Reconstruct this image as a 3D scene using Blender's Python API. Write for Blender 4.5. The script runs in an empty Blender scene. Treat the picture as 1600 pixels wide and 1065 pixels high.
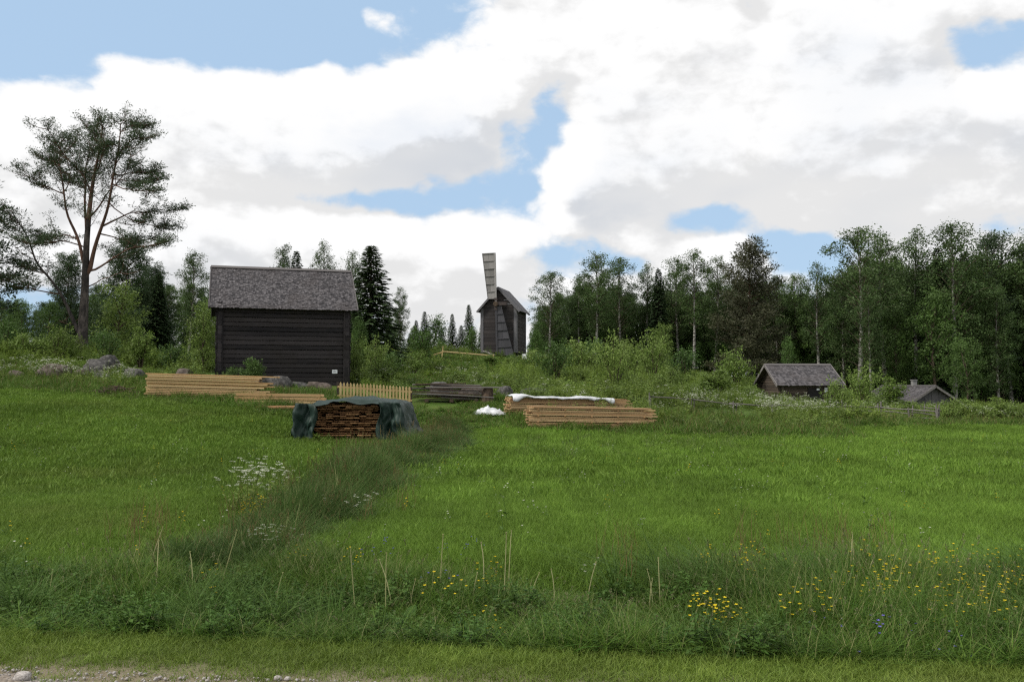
import bpy, math, random
import numpy as np
from mathutils import Vector, Matrix, noise as mnoise

# ------------------------------------------------------------------ camera, world, sun, exposure
scene = bpy.context.scene
COL = scene.collection
W_PX, H_PX, F_PX = 1600.0, 1065.0, 1422.0
HORIZON = 600.0
CAM_Z = 1.7
PITCH = math.atan((HORIZON - H_PX / 2) / F_PX)

cam_data = bpy.data.cameras.new('camera')
cam_data.sensor_width = 36.0
cam_data.lens = 36.0 * F_PX / W_PX
cam_data.clip_start = 0.05
cam_data.clip_end = 6000
cam = bpy.data.objects.new('camera', cam_data)
COL.objects.link(cam)
cam.location = (0, 0, CAM_Z)
cam.rotation_euler = (math.pi / 2 + PITCH, 0, 0)
scene.camera = cam

SUN_DIR = Vector((-0.75, -0.30, 0.95)).normalized()      # towards the sun
SUN_EL = math.asin(SUN_DIR.z)
SUN_AZ = math.atan2(SUN_DIR.x, SUN_DIR.y)
sun_data = bpy.data.lights.new('sun', 'SUN')
sun_data.energy = 2.7
sun_data.angle = math.radians(8)
sun_data.color = (1.0, 0.95, 0.86)
sun = bpy.data.objects.new('sun', sun_data)
COL.objects.link(sun)
sun.rotation_euler = (-SUN_DIR).to_track_quat('-Z', 'Y').to_euler()
sun.location = (-40, -20, 60)

scene.view_settings.view_transform = 'Standard'
scene.view_settings.look = 'None'
scene.view_settings.exposure = 0.27
scene.view_settings.gamma = 1.0
scene.view_settings.use_curve_mapping = False
scene.cycles.max_bounces = 5
scene.cycles.diffuse_bounces = 2
scene.cycles.transmission_bounces = 3
scene.cycles.transparent_max_bounces = 4
scene.cycles.use_adaptive_sampling = True
scene.cycles.adaptive_threshold = 0.015
scene.cycles.use_denoising = False
scene.cycles.filter_width = 1.3

# ---- node helpers
def nn(nt, typ, **kw):
    n = nt.nodes.new(typ)
    for k, v in kw.items():
        setattr(n, k, v)
    return n

def setin(nt, sock, val):
    if hasattr(val, 'is_output') or isinstance(val, bpy.types.NodeSocket):
        nt.links.new(val, sock)
    else:
        sock.default_value = val

def math_n(nt, op, a, b=None, c=None, clamp=False):
    n = nn(nt, 'ShaderNodeMath', operation=op, use_clamp=clamp)
    setin(nt, n.inputs[0], a)
    if b is not None: setin(nt, n.inputs[1], b)
    if c is not None: setin(nt, n.inputs[2], c)
    return n.outputs[0]

def vmath(nt, op, a, b=None, c=None):
    n = nn(nt, 'ShaderNodeVectorMath', operation=op)
    setin(nt, n.inputs[0], a)
    if b is not None: setin(nt, n.inputs[1], b)
    if c is not None: setin(nt, n.inputs[2], c)
    return n.outputs['Value'] if op in ('DOT_PRODUCT', 'LENGTH', 'DISTANCE') else n.outputs[0]

def mixc(nt, f, a, b, blend='MIX'):
    n = nn(nt, 'ShaderNodeMix', data_type='RGBA', blend_type=blend)
    setin(nt, n.inputs[0], f)
    setin(nt, n.inputs[6], a if not isinstance(a, tuple) else (*a[:3], 1))
    setin(nt, n.inputs[7], b if not isinstance(b, tuple) else (*b[:3], 1))
    return n.outputs[2]

def maprange(nt, v, a, b, c=0.0, d=1.0, smooth=True):
    n = nn(nt, 'ShaderNodeMapRange', interpolation_type='SMOOTHSTEP' if smooth else 'LINEAR')
    setin(nt, n.inputs[0], v)
    for i, x in enumerate((a, b, c, d)):
        setin(nt, n.inputs[1 + i], x)
    return n.outputs[0]

def noise_n(nt, vec, scale, detail=4, rough=0.55, dist=0.0, dims='3D'):
    n = nn(nt, 'ShaderNodeTexNoise', noise_dimensions=dims)
    if vec is not None: setin(nt, n.inputs['Vector'], vec)
    n.inputs['Scale'].default_value = scale
    n.inputs['Detail'].default_value = detail
    n.inputs['Roughness'].default_value = rough
    n.inputs['Distortion'].default_value = dist
    return n.outputs['Fac']

# ---- the cloudy summer sky: Nishita blue with a cumulus layer over the whole dome
world = bpy.data.worlds.new('World')
scene.world = world
world.use_nodes = True
wt = world.node_tree
wt.nodes.clear()
SKY_K = 0.1
# (px, py, rx, ry, amount) of cloud banks (+) and blue gaps (-), turned into azimuth / elevation
BLOBS = [(130, -30, 330, 105, -1.5), (430, 20, 170, 95, -1.25), (30, 90, 95, 50, -.9), (690, 10, 75, 60, -.55),
         (590, 85, 90, 40, -.5), (1545, 62, 75, 34, -1.25), (1165, -2, 22, 14, -.6),
         (878, 165, 44, 55, -1.12), (812, 212, 52, 42, -1.0), (945, 118, 34, 9, -.5), (690, 300, 90, 38, -1.0), (545, 318, 110, 22, -.75),
         (825, 285, 45, 45, -.8), (1105, 328, 70, 30, -1.0), (1210, 365, 60, 34, -.8), (1290, 400, 60, 30, -.8), (985, 400, 55, 24, -.6),
         (865, 410, 50, 26, -.5), (1560, 345, 70, 20, -.6), (50, 470, 120, 40, -.6),
         (300, 190, 270, 90, .75), (1150, 110, 330, 110, .7), (1320, 240, 240, 85, .75), (640, 150, 130, 70, .6),
         (420, 400, 260, 45, .6), (720, 410, 100, 40, .5), (1020, 250, 130, 60, .5), (585, 22, 48, 26, 1.0), (165, 92, 105, 42, .75), (500, 120, 110, 32, .35), (1250, 345, 60, 14, .6),
         (1140, 385, 30, 24, .5), (40, 200, 80, 70, .4), (640, 235, 120, 40, .5)]
grp = bpy.data.node_groups.new('cloud_density', 'ShaderNodeTree')
grp.interface.new_socket('Dir', in_out='INPUT', socket_type='NodeSocketVector')
grp.interface.new_socket('Density', in_out='OUTPUT', socket_type='NodeSocketFloat')
gi = nn(grp, 'NodeGroupInput'); go = nn(grp, 'NodeGroupOutput')
gdir = vmath(grp, 'NORMALIZE', gi.outputs[0])
sep = nn(grp, 'ShaderNodeSeparateXYZ'); grp.links.new(gdir, sep.inputs[0])
az = math_n(grp, 'ARCTAN2', sep.outputs[0], sep.outputs[1])
el = math_n(grp, 'ARCSINE', sep.outputs[2])
comb = nn(grp, 'ShaderNodeCombineXYZ'); grp.links.new(az, comb.inputs[0]); grp.links.new(el, comb.inputs[1])
wrp = nn(grp, 'ShaderNodeTexNoise'); wrp.inputs['Scale'].default_value = 9.0; wrp.inputs['Detail'].default_value = 3
grp.links.new(gdir, wrp.inputs['Vector'])
wv = vmath(grp, 'SUBTRACT', wrp.outputs['Color'], (0.5, 0.5, 0.5))
azel = vmath(grp, 'MULTIPLY_ADD', wv, (0.10, 0.075, 0.0), comb.outputs[0])
acc = 0.50
for (bx, by, rx, ry, am) in BLOBS:
    a0 = math.atan((bx - 800) / F_PX); e0 = math.atan((HORIZON - by) / F_PX * math.cos(a0))
    kk = 0.9 if am > 0 else 1.02
    ia, ie = F_PX / rx * kk, F_PX / ry * kk
    q = vmath(grp, 'MULTIPLY_ADD', azel, (ia, ie, 0.0), (-a0 * ia, -e0 * ie, 0.0))
    d2 = vmath(grp, 'DOT_PRODUCT', q, q)
    g = math_n(grp, 'POWER', math.exp(-0.8), d2)
    acc = math_n(grp, 'MULTIPLY_ADD', g, am, acc)
flat = vmath(grp, 'MULTIPLY', gdir, (1.0, 1.0, 1.7))
n1 = noise_n(grp, vmath(grp, 'MULTIPLY_ADD', wv, (0.05, 0.05, 0.05), flat), 5.5, 8, 0.64)
n2 = noise_n(grp, vmath(grp, 'MULTIPLY_ADD', wv, (0.03, 0.03, 0.03), flat), 14.0, 5, 0.5)
bil = math_n(grp, 'ABSOLUTE', math_n(grp, 'SUBTRACT', n2, 0.5))
dens = math_n(grp, 'MULTIPLY_ADD', math_n(grp, 'SUBTRACT', n1, 0.5), 1.9, acc)
dens = math_n(grp, 'MULTIPLY_ADD', math_n(grp, 'SUBTRACT', bil, 0.09), 1.7, dens)
grp.links.new(dens, go.inputs[0])

tc = nn(wt, 'ShaderNodeTexCoord')
wdir = tc.outputs['Generated']
def dens_at(off):
    g = nn(wt, 'ShaderNodeGroup', node_tree=grp)
    setin(wt, g.inputs[0], vmath(wt, 'ADD', wdir, off))
    return g.outputs[0]
d0 = dens_at((0, 0, 0))
d1 = dens_at((-0.018, 0, 0.032))
alpha = maprange(wt, d0, -0.10, 0.38)
lift = math_n(wt, 'SUBTRACT', d0, d1)
# white tops, grey undersides where there is thick cloud above
under = maprange(wt, d1, 0.45, 1.5)
soft = noise_n(wt, vmath(wt, 'MULTIPLY', wdir, (1, 1, 2.2)), 3.2, 3, 0.55)
soft = maprange(wt, soft, 0.38, 0.68)
shade = math_n(wt, 'MULTIPLY', under, soft)
rel = maprange(wt, lift, -0.34, 0.26, -0.095, 0.07)
bright = math_n(wt, 'ADD', math_n(wt, 'MULTIPLY_ADD', shade, -0.10, 0.765), rel)
ccol = mixc(wt, shade, (1.0, 1.0, 1.0), (0.935, 0.98, 1.05))
ccol = vmath(wt, 'SCALE', ccol)
wt.links.new(math_n(wt, 'DIVIDE', bright, SKY_K), ccol.node.inputs['Scale'])
sky = nn(wt, 'ShaderNodeTexSky', sky_type='NISHITA')
sky.sun_disc = False
sky.sun_elevation = SUN_EL
sky.sun_rotation = SUN_AZ
sky.air_density = 1.0
sky.dust_density = 1.0
# thin summer veil in front of the blue
veil = mixc(wt, 0.8, sky.outputs[0], (0.40 / SKY_K, 0.56 / SKY_K, 0.75 / SKY_K))
final = mixc(wt, alpha, veil, ccol)
bg = nn(wt, 'ShaderNodeBackground'); bg.inputs['Strength'].default_value = SKY_K
wt.links.new(final, bg.inputs['Color'])
world.cycles.sampling_method = 'NONE'      # an even bright dome: no importance map needed
wo = nn(wt, 'ShaderNodeOutputWorld'); wt.links.new(bg.outputs[0], wo.inputs[0])

# ------------------------------------------------------------------ helpers
RNG = np.random.default_rng(7)
random.seed(7)

def tag(o, label=None, cat=None, group=None, kind=None):
    if label: o['label'] = label
    if cat: o['category'] = cat
    if group: o['group'] = group
    if kind: o['kind'] = kind
    return o

def empty(name, loc, rz=0.0, label=None, cat=None, group=None):
    o = bpy.data.objects.new(name, None)
    COL.objects.link(o)
    o.empty_display_size = 0.3
    o.location = loc
    o.rotation_euler = (0, 0, rz)
    return tag(o, label, cat, group)

def np_mesh(name, V, faces, mats=(), midx=None, attrs=None, smooth=False):
    """V (N,3); faces: list of int arrays (M,k)"""
    me = bpy.data.meshes.new(name)
    V = np.asarray(V, dtype=np.float32)
    me.vertices.add(len(V)); me.vertices.foreach_set('co', V.ravel())
    tot, starts, idx, s = 0, [], [], 0
    for f in faces:
        f = np.asarray(f, dtype=np.int32)
        if len(f) == 0: continue
        k = f.shape[1]
        starts.append(s + np.arange(len(f)) * k); s += f.size; idx.append(f.ravel())
    starts = np.concatenate(starts).astype(np.int32); idx = np.concatenate(idx)
    me.loops.add(len(idx)); me.polygons.add(len(starts))
    me.loops.foreach_set('vertex_index', idx)
    me.polygons.foreach_set('loop_start', starts)
    for m in mats: me.materials.append(m)
    if midx is not None: me.polygons.foreach_set('material_index', np.asarray(midx, dtype=np.int32))
    me.polygons.foreach_set('use_smooth', np.full(len(starts), bool(smooth)))
    if attrs:
        for k, a in attrs.items():
            at = me.attributes.new(k, 'FLOAT', 'POINT'); at.data.foreach_set('value', np.asarray(a, dtype=np.float32))
    me.update(calc_edges=True)
    return me

def link(name, me, parent=None, loc=None, rot=None, scale=None):
    o = bpy.data.objects.new(name, me)
    COL.objects.link(o)
    if parent is not None: o.parent = parent
    if loc is not None: o.location = loc
    if rot is not None: o.rotation_euler = rot
    if scale is not None: o.scale = scale
    return o

class MB:
    def __init__(s): s.V = []; s.F = {3: [], 4: []}; s.M = {3: [], 4: []}; s.A = []; s.n = 0
    def add(s, V, F, m=0, v=None):
        V = np.asarray(V, dtype=float); F = np.asarray(F, dtype=int)
        s.V.append(V); k = F.shape[1]
        s.F[k].append(F + s.n); s.M[k].append(np.full(len(F), m))
        s.A.append(np.full(len(V), random.random()) if v is None else np.broadcast_to(np.asarray(v, dtype=float), (len(V),)))
        s.n += len(V)
    def box(s, c, size, R=None, m=0, v=None):
        h = np.array(size) / 2
        P = np.array([[x, y, z] for x in (-1, 1) for y in (-1, 1) for z in (-1, 1)]) * h
        if R is not None: P = P @ np.array(R).T
        F = [[0, 1, 3, 2], [4, 6, 7, 5], [0, 4, 5, 1], [2, 3, 7, 6], [0, 2, 6, 4], [1, 5, 7, 3]]
        s.add(P + np.array(c), F, m, v)
    def tube(s, P, r, sides=6, m=0, cap=True, v=None):
        P = np.asarray(P, dtype=float); n = len(P)
        r = np.broadcast_to(np.asarray(r, dtype=float), (n,))
        T = np.gradient(P, axis=0); T /= np.linalg.norm(T, axis=1, keepdims=True) + 1e-9
        ref = np.array([0, 0, 1.0]) if abs(T[:, 2]).mean() < 0.8 else np.array([1.0, 0, 0])
        A = np.cross(T, ref); A /= np.linalg.norm(A, axis=1, keepdims=True) + 1e-9
        B = np.cross(T, A)
        th = np.arange(sides) / sides * 2 * math.pi
        V = P[:, None] + r[:, None, None] * (np.cos(th)[None, :, None] * A[:, None] + np.sin(th)[None, :, None] * B[:, None])
        V = V.reshape(-1, 3)
        i = np.arange(n - 1)[:, None] * sides; j = np.arange(sides)[None]; jn = (j + 1) % sides
        F = np.stack([i + j, i + jn, i + sides + jn, i + sides + j], -1).reshape(-1, 4)
        base = s.n
        s.add(V, F, m, v)
        if cap:
            for e, off in ((0, 0), (1, (n - 1) * sides)):
                c = P[0] if e == 0 else P[-1]
                ring = np.arange(sides) + off
                tri = np.stack([np.full(sides, 0), 1 + np.arange(sides), 1 + (np.arange(sides) + 1) % sides], -1)
                if e == 1: pass
                else: tri = tri[:, ::-1]
                s.add(np.vstack([c, V[ring]]), tri, m, v)
    def cards(s, C, D, N, L, Wd, m=0, v=None):
        """rhombic leaves: centre base C, along D, normal N, length L, width Wd"""
        D = D / (np.linalg.norm(D, axis=1, keepdims=True) + 1e-9)
        S = np.cross(D, N); S /= np.linalg.norm(S, axis=1, keepdims=True) + 1e-9
        U = np.cross(S, D)
        L = np.asarray(L).reshape(-1, 1); Wd = np.asarray(Wd).reshape(-1, 1)
        p0 = C; p1 = C + D * L * .45 + S * Wd * .5 + U * L * .06; p2 = C + D * L; p3 = C + D * L * .45 - S * Wd * .5 + U * L * .06
        V = np.stack([p0, p1, p2, p3], 1).reshape(-1, 3)
        F = np.arange(len(V)).reshape(-1, 4)
        vv = np.repeat(np.random.default_rng(len(V)).random(len(C)) if v is None else v, 4)
        s.add(V, F, m, vv)
    def mesh(s, name, mats, smooth=False):
        V = np.vstack(s.V); fs = []; ms = []
        for k in (3, 4):
            if s.F[k]: fs.append(np.vstack(s.F[k])); ms.append(np.concatenate(s.M[k]))
        return np_mesh(name, V, fs, mats, np.concatenate(ms), {'v': np.concatenate(s.A)}, smooth)

def rotz(a):
    c, s = math.cos(a), math.sin(a)
    return np.array([[c, -s, 0], [s, c, 0], [0, 0, 1]])

def unit_rand(n, rng):
    v = rng.normal(size=(n, 3)); return v / np.linalg.norm(v, axis=1, keepdims=True)

# ------------------------------------------------------------------ materials
def new_mat(name):
    m = bpy.data.materials.new(name); m.use_nodes = True
    nt = m.node_tree; nt.nodes.clear()
    out = nn(nt, 'ShaderNodeOutputMaterial')
    return m, nt, out

def principled(nt, out, col, rough=0.8, spec=0.3, bump=None, bstr=0.3, bdist=0.02):
    p = nn(nt, 'ShaderNodeBsdfPrincipled')
    setin(nt, p.inputs['Base Color'], col if not isinstance(col, tuple) else (*col, 1))
    setin(nt, p.inputs['Roughness'], rough)
    p.inputs['Specular IOR Level'].default_value = spec
    if bump is not None:
        b = nn(nt, 'ShaderNodeBump'); b.inputs['Strength'].default_value = bstr; b.inputs['Distance'].default_value = bdist
        setin(nt, b.inputs['Height'], bump); nt.links.new(b.outputs[0], p.inputs['Normal'])
    nt.links.new(p.outputs[0], out.inputs[0])
    return p

def leaf_mat(name, c1, c2, transl=0.3, patch=(0.35, 0.75, 1.2), rough=0.55, spec=0.25, warm=None, streak=False):
    """foliage: mixes two leaf colours per leaf and per plant, with broad natural patches of growth"""
    m, nt, out = new_mat(name)
    at = nn(nt, 'ShaderNodeAttribute', attribute_name='v')
    oi = nn(nt, 'ShaderNodeObjectInfo')
    f = math_n(nt, 'ADD', math_n(nt, 'MULTIPLY', at.outputs['Fac'], 0.6), math_n(nt, 'MULTIPLY', oi.outputs['Random'], 0.4))
    col = mixc(nt, f, c1, c2)
    geo = nn(nt, 'ShaderNodeNewGeometry')
    n = noise_n(nt, geo.outputs['Position'], patch[0], 3, 0.6)
    k = maprange(nt, n, 0.3, 0.7, patch[1], patch[2])
    if streak:
        n2 = noise_n(nt, vmath(nt, 'MULTIPLY', geo.outputs['Position'], (1.6, 0.06, 0.0)), 1.0, 3, 0.6)
        k = math_n(nt, 'MULTIPLY', k, maprange(nt, n2, 0.3, 0.7, 0.88, 1.12))
    col = vmath(nt, 'SCALE', col); nt.links.new(k, col.node.inputs['Scale'])
    if warm:
        n3 = noise_n(nt, geo.outputs['Position'], 0.22, 4, 0.6)
        col = mixc(nt, maprange(nt, n3, 0.50, 0.72, 0.0, 0.45), col, warm)
    p = principled(nt, out, col, rough, spec)
    if transl:
        t = nn(nt, 'ShaderNodeBsdfTranslucent'); nt.links.new(col, t.inputs[0])
        mx = nn(nt, 'ShaderNodeMixShader'); mx.inputs[0].default_value = transl
        nt.links.new(p.outputs[0], mx.inputs[1]); nt.links.new(t.outputs[0], mx.inputs[2])
        nt.links.new(mx.outputs[0], out.inputs[0])
    return m

def wood_mat(name, c1, c2, axis=0, grain=26.0, rough=0.85, dirt=None, spec=0.2, bstr=0.35, objvar=0.5):
    m, nt, out = new_mat(name)
    tcn = nn(nt, 'ShaderNodeTexCoord'); oi = nn(nt, 'ShaderNodeObjectInfo')
    sc = [1.0, 1.0, 1.0]; sc[axis] = 0.045
    off = nn(nt, 'ShaderNodeCombineXYZ')
    nt.links.new(math_n(nt, 'MULTIPLY', oi.outputs['Random'], 37.0), off.inputs[0]); nt.links.new(math_n(nt, 'MULTIPLY', oi.outputs['Random'], 91.0), off.inputs[1])
    geo = nn(nt, 'ShaderNodeNewGeometry')
    vt = nn(nt, 'ShaderNodeVectorTransform', vector_type='POINT', convert_from='WORLD', convert_to='OBJECT')
    vec = vmath(nt, 'ADD', vmath(nt, 'MULTIPLY', tcn.outputs['Object'], tuple(sc)), off.outputs[0])
    g = noise_n(nt, vec, grain, 5, 0.65, 0.4)
    big = noise_n(nt, geo.outputs['Position'], 0.9, 4, 0.6)
    at = nn(nt, 'ShaderNodeAttribute', attribute_name='v')
    rnd = math_n(nt, 'ADD', math_n(nt, 'MULTIPLY', oi.outputs['Random'], objvar), math_n(nt, 'MULTIPLY', at.outputs['Fac'], 1 - objvar))
    f = math_n(nt, 'ADD', math_n(nt, 'MULTIPLY', g, 0.55), math_n(nt, 'MULTIPLY', rnd, 0.45))
    col = mixc(nt, maprange(nt, f, 0.25, 0.75), c1, c2)
    if dirt: col = mixc(nt, maprange(nt, big, 0.45, 0.7, 0, 0.7), col, dirt)
    principled(nt, out, col, rough, spec, g, bstr, 0.01)
    return m

M = {}
# leaves and grasses
M['field'] = leaf_mat('field_grass_blades', (0.103, 0.196, 0.025), (0.178, 0.278, 0.045), 0.3, (0.26, 0.72, 1.2), streak=True, spec=.12)
M['lawn'] = leaf_mat('lawn_grass_blades', (0.085, 0.163, 0.021), (0.152, 0.235, 0.038), 0.3, (0.28, 0.75, 1.18), warm=(0.15, 0.175, 0.045), spec=.12)
M['verge'] = leaf_mat('mown_verge_blades', (0.105, 0.18, 0.022), (0.195, 0.26, 0.045), 0.3, (0.8, 0.75, 1.25), warm=(0.20, 0.19, 0.07))
M['plume'] = leaf_mat('grass_panicles', (0.12, 0.13, 0.06), (0.22, 0.21, 0.11), 0.2)
M['tall'] = leaf_mat('tall_grass_blades', (0.042, 0.105, 0.013), (0.125, 0.195, 0.034), 0.3, (0.5, 0.7, 1.2), spec=.12)
M['ditch'] = leaf_mat('ditch_grass_blades', (0.044, 0.096, 0.019), (0.105, 0.165, 0.046), 0.3, (0.6, 0.7, 1.2), spec=.12)
M['arch'] = leaf_mat('arching_grass_blades', (0.06, 0.13, 0.025), (0.125, 0.20, 0.05), 0.3, (0.6, 0.8, 1.15), spec=.12)
M['stalk'] = leaf_mat('pale_stalks', (0.36, 0.37, 0.16), (0.50, 0.48, 0.27), 0.2)
M['straw'] = leaf_mat('dry_stalks', (0.22, 0.24, 0.08), (0.38, 0.36, 0.17), 0.2, (0.5, 0.85, 1.1))
M['sorrel'] = leaf_mat('sorrel_seed_heads', (0.13, 0.095, 0.04), (0.19, 0.12, 0.055), 0.2)
M['weed'] = leaf_mat('weed_leaves', (0.11, 0.185, 0.028), (0.225, 0.295, 0.06), 0.3, (0.20, 0.55, 1.25))
M['dock'] = leaf_mat('broad_leaves', (0.045, 0.105, 0.018), (0.095, 0.165, 0.035), 0.25, (0.6, 0.8, 1.15), spec=.15)
M['shrub'] = leaf_mat('shrub_leaves', (0.10, 0.17, 0.03), (0.205, 0.28, 0.07), 0.3, (0.5, 0.75, 1.15))
M['shrub_d'] = leaf_mat('dark_shrub_leaves', (0.05, 0.105, 0.025), (0.10, 0.17, 0.04), 0.3, (0.5, 0.75, 1.15))
M['birch'] = leaf_mat('birch_leaves', (0.052, 0.096, 0.028), (0.10, 0.155, 0.05), 0.3, (0.25, 0.7, 1.15))
M['aspen'] = leaf_mat('aspen_leaves', (0.055, 0.11, 0.026), (0.11, 0.18, 0.044), 0.3, (0.25, 0.7, 1.15))
M['spruce'] = leaf_mat('spruce_needles', (0.034, 0.066, 0.028), (0.075, 0.118, 0.046), 0.28, (0.3, 0.7, 1.15))
M['pine'] = leaf_mat('pine_needles', (0.038, 0.068, 0.034), (0.075, 0.112, 0.048), 0.2, (0.4, 0.75, 1.15))
M['pine_old'] = leaf_mat('brownish_pine_needles', (0.05, 0.052, 0.03), (0.075, 0.08, 0.04), 0.12, (0.4, 0.75, 1.15))
def flat_mat(name, c, rough=0.7, spec=0.3, transl=0.0, var=0.25):
    return leaf_mat(name, tuple(x * (1 - var) for x in c), c, transl, (1.0, 0.95, 1.0), rough, spec)
M['white_fl'] = flat_mat('white_petals', (0.66, 0.68, 0.56), transl=0.3)
M['yellow_fl'] = flat_mat('yellow_petals', (0.78, 0.60, 0.02), transl=0.2)
M['purple_fl'] = flat_mat('purple_petals', (0.16, 0.13, 0.50), transl=0.2)
# bark
def bark(name, c1, c2, scale, vec_scale, lo=0.4, hi=0.65):
    m, nt, out = new_mat(name)
    tcn = nn(nt, 'ShaderNodeTexCoord')
    n = noise_n(nt, vmath(nt, 'MULTIPLY', tcn.outputs['Object'], vec_scale), scale, 5, 0.65)
    col = mixc(nt, maprange(nt, n, lo, hi), c1, c2)
    principled(nt, out, col, 0.9, 0.15, n, 0.5, 0.03)
    return m
M['birch_bark'] = bark('birch_bark', (0.30, 0.29, 0.27), (0.05, 0.045, 0.04), 2.2, (1, 1, 2.6), 0.46, 0.58)
M['spruce_bark'] = bark('spruce_bark', (0.07, 0.055, 0.045), (0.13, 0.105, 0.09), 5, (1, 1, .4))
M['pine_bark_low'] = bark('grey_pine_bark', (0.035, 0.031, 0.03), (0.105, 0.09, 0.083), 5, (1, 1, .35))
M['pine_bark_up'] = bark('reddish_pine_bark', (0.085, 0.05, 0.038), (0.15, 0.088, 0.065), 5, (1, 1, .35))
M['twig'] = bark('twigs', (0.07, 0.055, 0.04), (0.13, 0.10, 0.075), 8, (1, 1, .5))
# building woods
M['log_dark'] = wood_mat('tarred_log_wood', (0.010, 0.0095, 0.0115), (0.050, 0.044, 0.046), 0, 14, 0.8, (0.030, 0.026, 0.025), objvar=.8)
M['log_grey'] = wood_mat('grey_brown_log_wood', (0.045, 0.036, 0.030), (0.11, 0.085, 0.068), 0, 16, 0.85, (0.07, 0.06, 0.055))
M['mill_wood'] = wood_mat('weathered_mill_planks', (0.028, 0.025, 0.026), (0.062, 0.054, 0.053), 0, 16, 0.85, (0.046, 0.044, 0.047))
M['mill_trim'] = wood_mat('grey_mill_boards', (0.085, 0.085, 0.095), (0.16, 0.155, 0.165), 2, 16, 0.8)
M['blade_lit'] = wood_mat('lit_silvery_sail_boards', (0.17, 0.165, 0.16), (0.29, 0.28, 0.275), 2, 16, 0.8)  # upper sail: weathered grey, lightened in colour as if catching the sky
M['blade_shaded'] = wood_mat('shaded_grey_sail_boards', (0.046, 0.046, 0.053), (0.085, 0.084, 0.094), 2, 16, 0.8)  # lower sail: same weathered wood, shade put into its colour
M['shingle'] = wood_mat('grey_shingles', (0.042, 0.040, 0.044), (0.118, 0.111, 0.117), 1, 9, 0.85, (0.076, 0.068, 0.069), objvar=0.0)
M['grey_board'] = wood_mat('silver_grey_boards', (0.12, 0.112, 0.11), (0.23, 0.215, 0.21), 0, 14, 0.85)
M['plank_grey'] = wood_mat('grey_gable_planks', (0.06, 0.06, 0.068), (0.15, 0.145, 0.15), 2, 14, 0.85)
M['rail'] = wood_mat('weathered_rails', (0.085, 0.078, 0.073), (0.19, 0.175, 0.165), 0, 10, 0.9)
M['timber'] = wood_mat('fresh_sawn_timber', (0.40, 0.255, 0.12), (0.66, 0.48, 0.26), 0, 7, 0.75, (0.42, 0.29, 0.15), objvar=0.95)
M['timber_end'] = wood_mat('timber_end_grain', (0.22, 0.115, 0.055), (0.46, 0.26, 0.12), 0, 9, 0.8, (0.13, 0.07, 0.04))
M['picket'] = wood_mat('unpainted_pickets', (0.50, 0.36, 0.165), (0.64, 0.48, 0.25), 2, 8, 0.75)
def simple(name, c1, c2, scale, rough, spec=0.4, bstr=0.4, bd=0.02, detail=5, sheen=0):
    m, nt, out = new_mat(name)
    tcn = nn(nt, 'ShaderNodeTexCoord')
    n = noise_n(nt, tcn.outputs['Object'], scale, detail, 0.6)
    principled(nt, out, mixc(nt, maprange(nt, n, 0.35, 0.68), c1, c2), rough, spec, n, bstr, bd)
    return m
M['tarp'] = simple('dark_green_tarpaulin', (0.007, 0.020, 0.015), (0.018, 0.038, 0.030), 5, 0.58, 0.28, 0.4, 0.05)
M['white_plastic'] = simple('white_plastic_sheet', (0.48, 0.50, 0.54), (0.66, 0.67, 0.70), 6, 0.45, 0.5, 0.5, 0.04)
M['stone'] = simple('lichen_grey_stone', (0.042, 0.041, 0.04), (0.12, 0.115, 0.11), 3.5, 0.9, 0.2, 0.8, 0.05, 8)
M['stone_brown'] = simple('brownish_stone', (0.06, 0.048, 0.04), (0.14, 0.115, 0.10), 3.5, 0.9, 0.2, 0.8, 0.05, 8)
M['paper'] = simple('white_notice_sheet', (0.70, 0.73, 0.78), (0.78, 0.80, 0.83), 3, 0.6, 0.3, 0.0)
M['ink'] = simple('grey_print', (0.15, 0.15, 0.18), (0.2, 0.2, 0.22), 3, 0.7, 0.3, 0.0)
M['iron'] = simple('dark_old_iron', (0.03, 0.025, 0.025), (0.07, 0.05, 0.045), 8, 0.7, 0.4)
M['brush'] = simple('dead_brushwood', (0.05, 0.038, 0.03), (0.12, 0.085, 0.06), 6, 0.9, 0.2)
M['plaster'] = simple('pale_chimney_plaster', (0.17, 0.17, 0.17), (0.27, 0.265, 0.26), 5, 0.9, 0.2)
M['gravel'] = simple('gravel_stone', (0.24, 0.22, 0.205), (0.46, 0.43, 0.41), 3.5, 0.95, 0.15, 0.3, 0.01, 4)
M['ridge'] = wood_mat('dark_ridge_boards', (0.07, 0.066, 0.068), (0.14, 0.13, 0.13), 0, 14, 0.85)
M['timber_warm'] = wood_mat('warm_sawn_timber', (0.33, 0.20, 0.10), (0.60, 0.42, 0.23), 0, 7, 0.75, (0.36, 0.23, 0.12), objvar=0.95)
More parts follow.
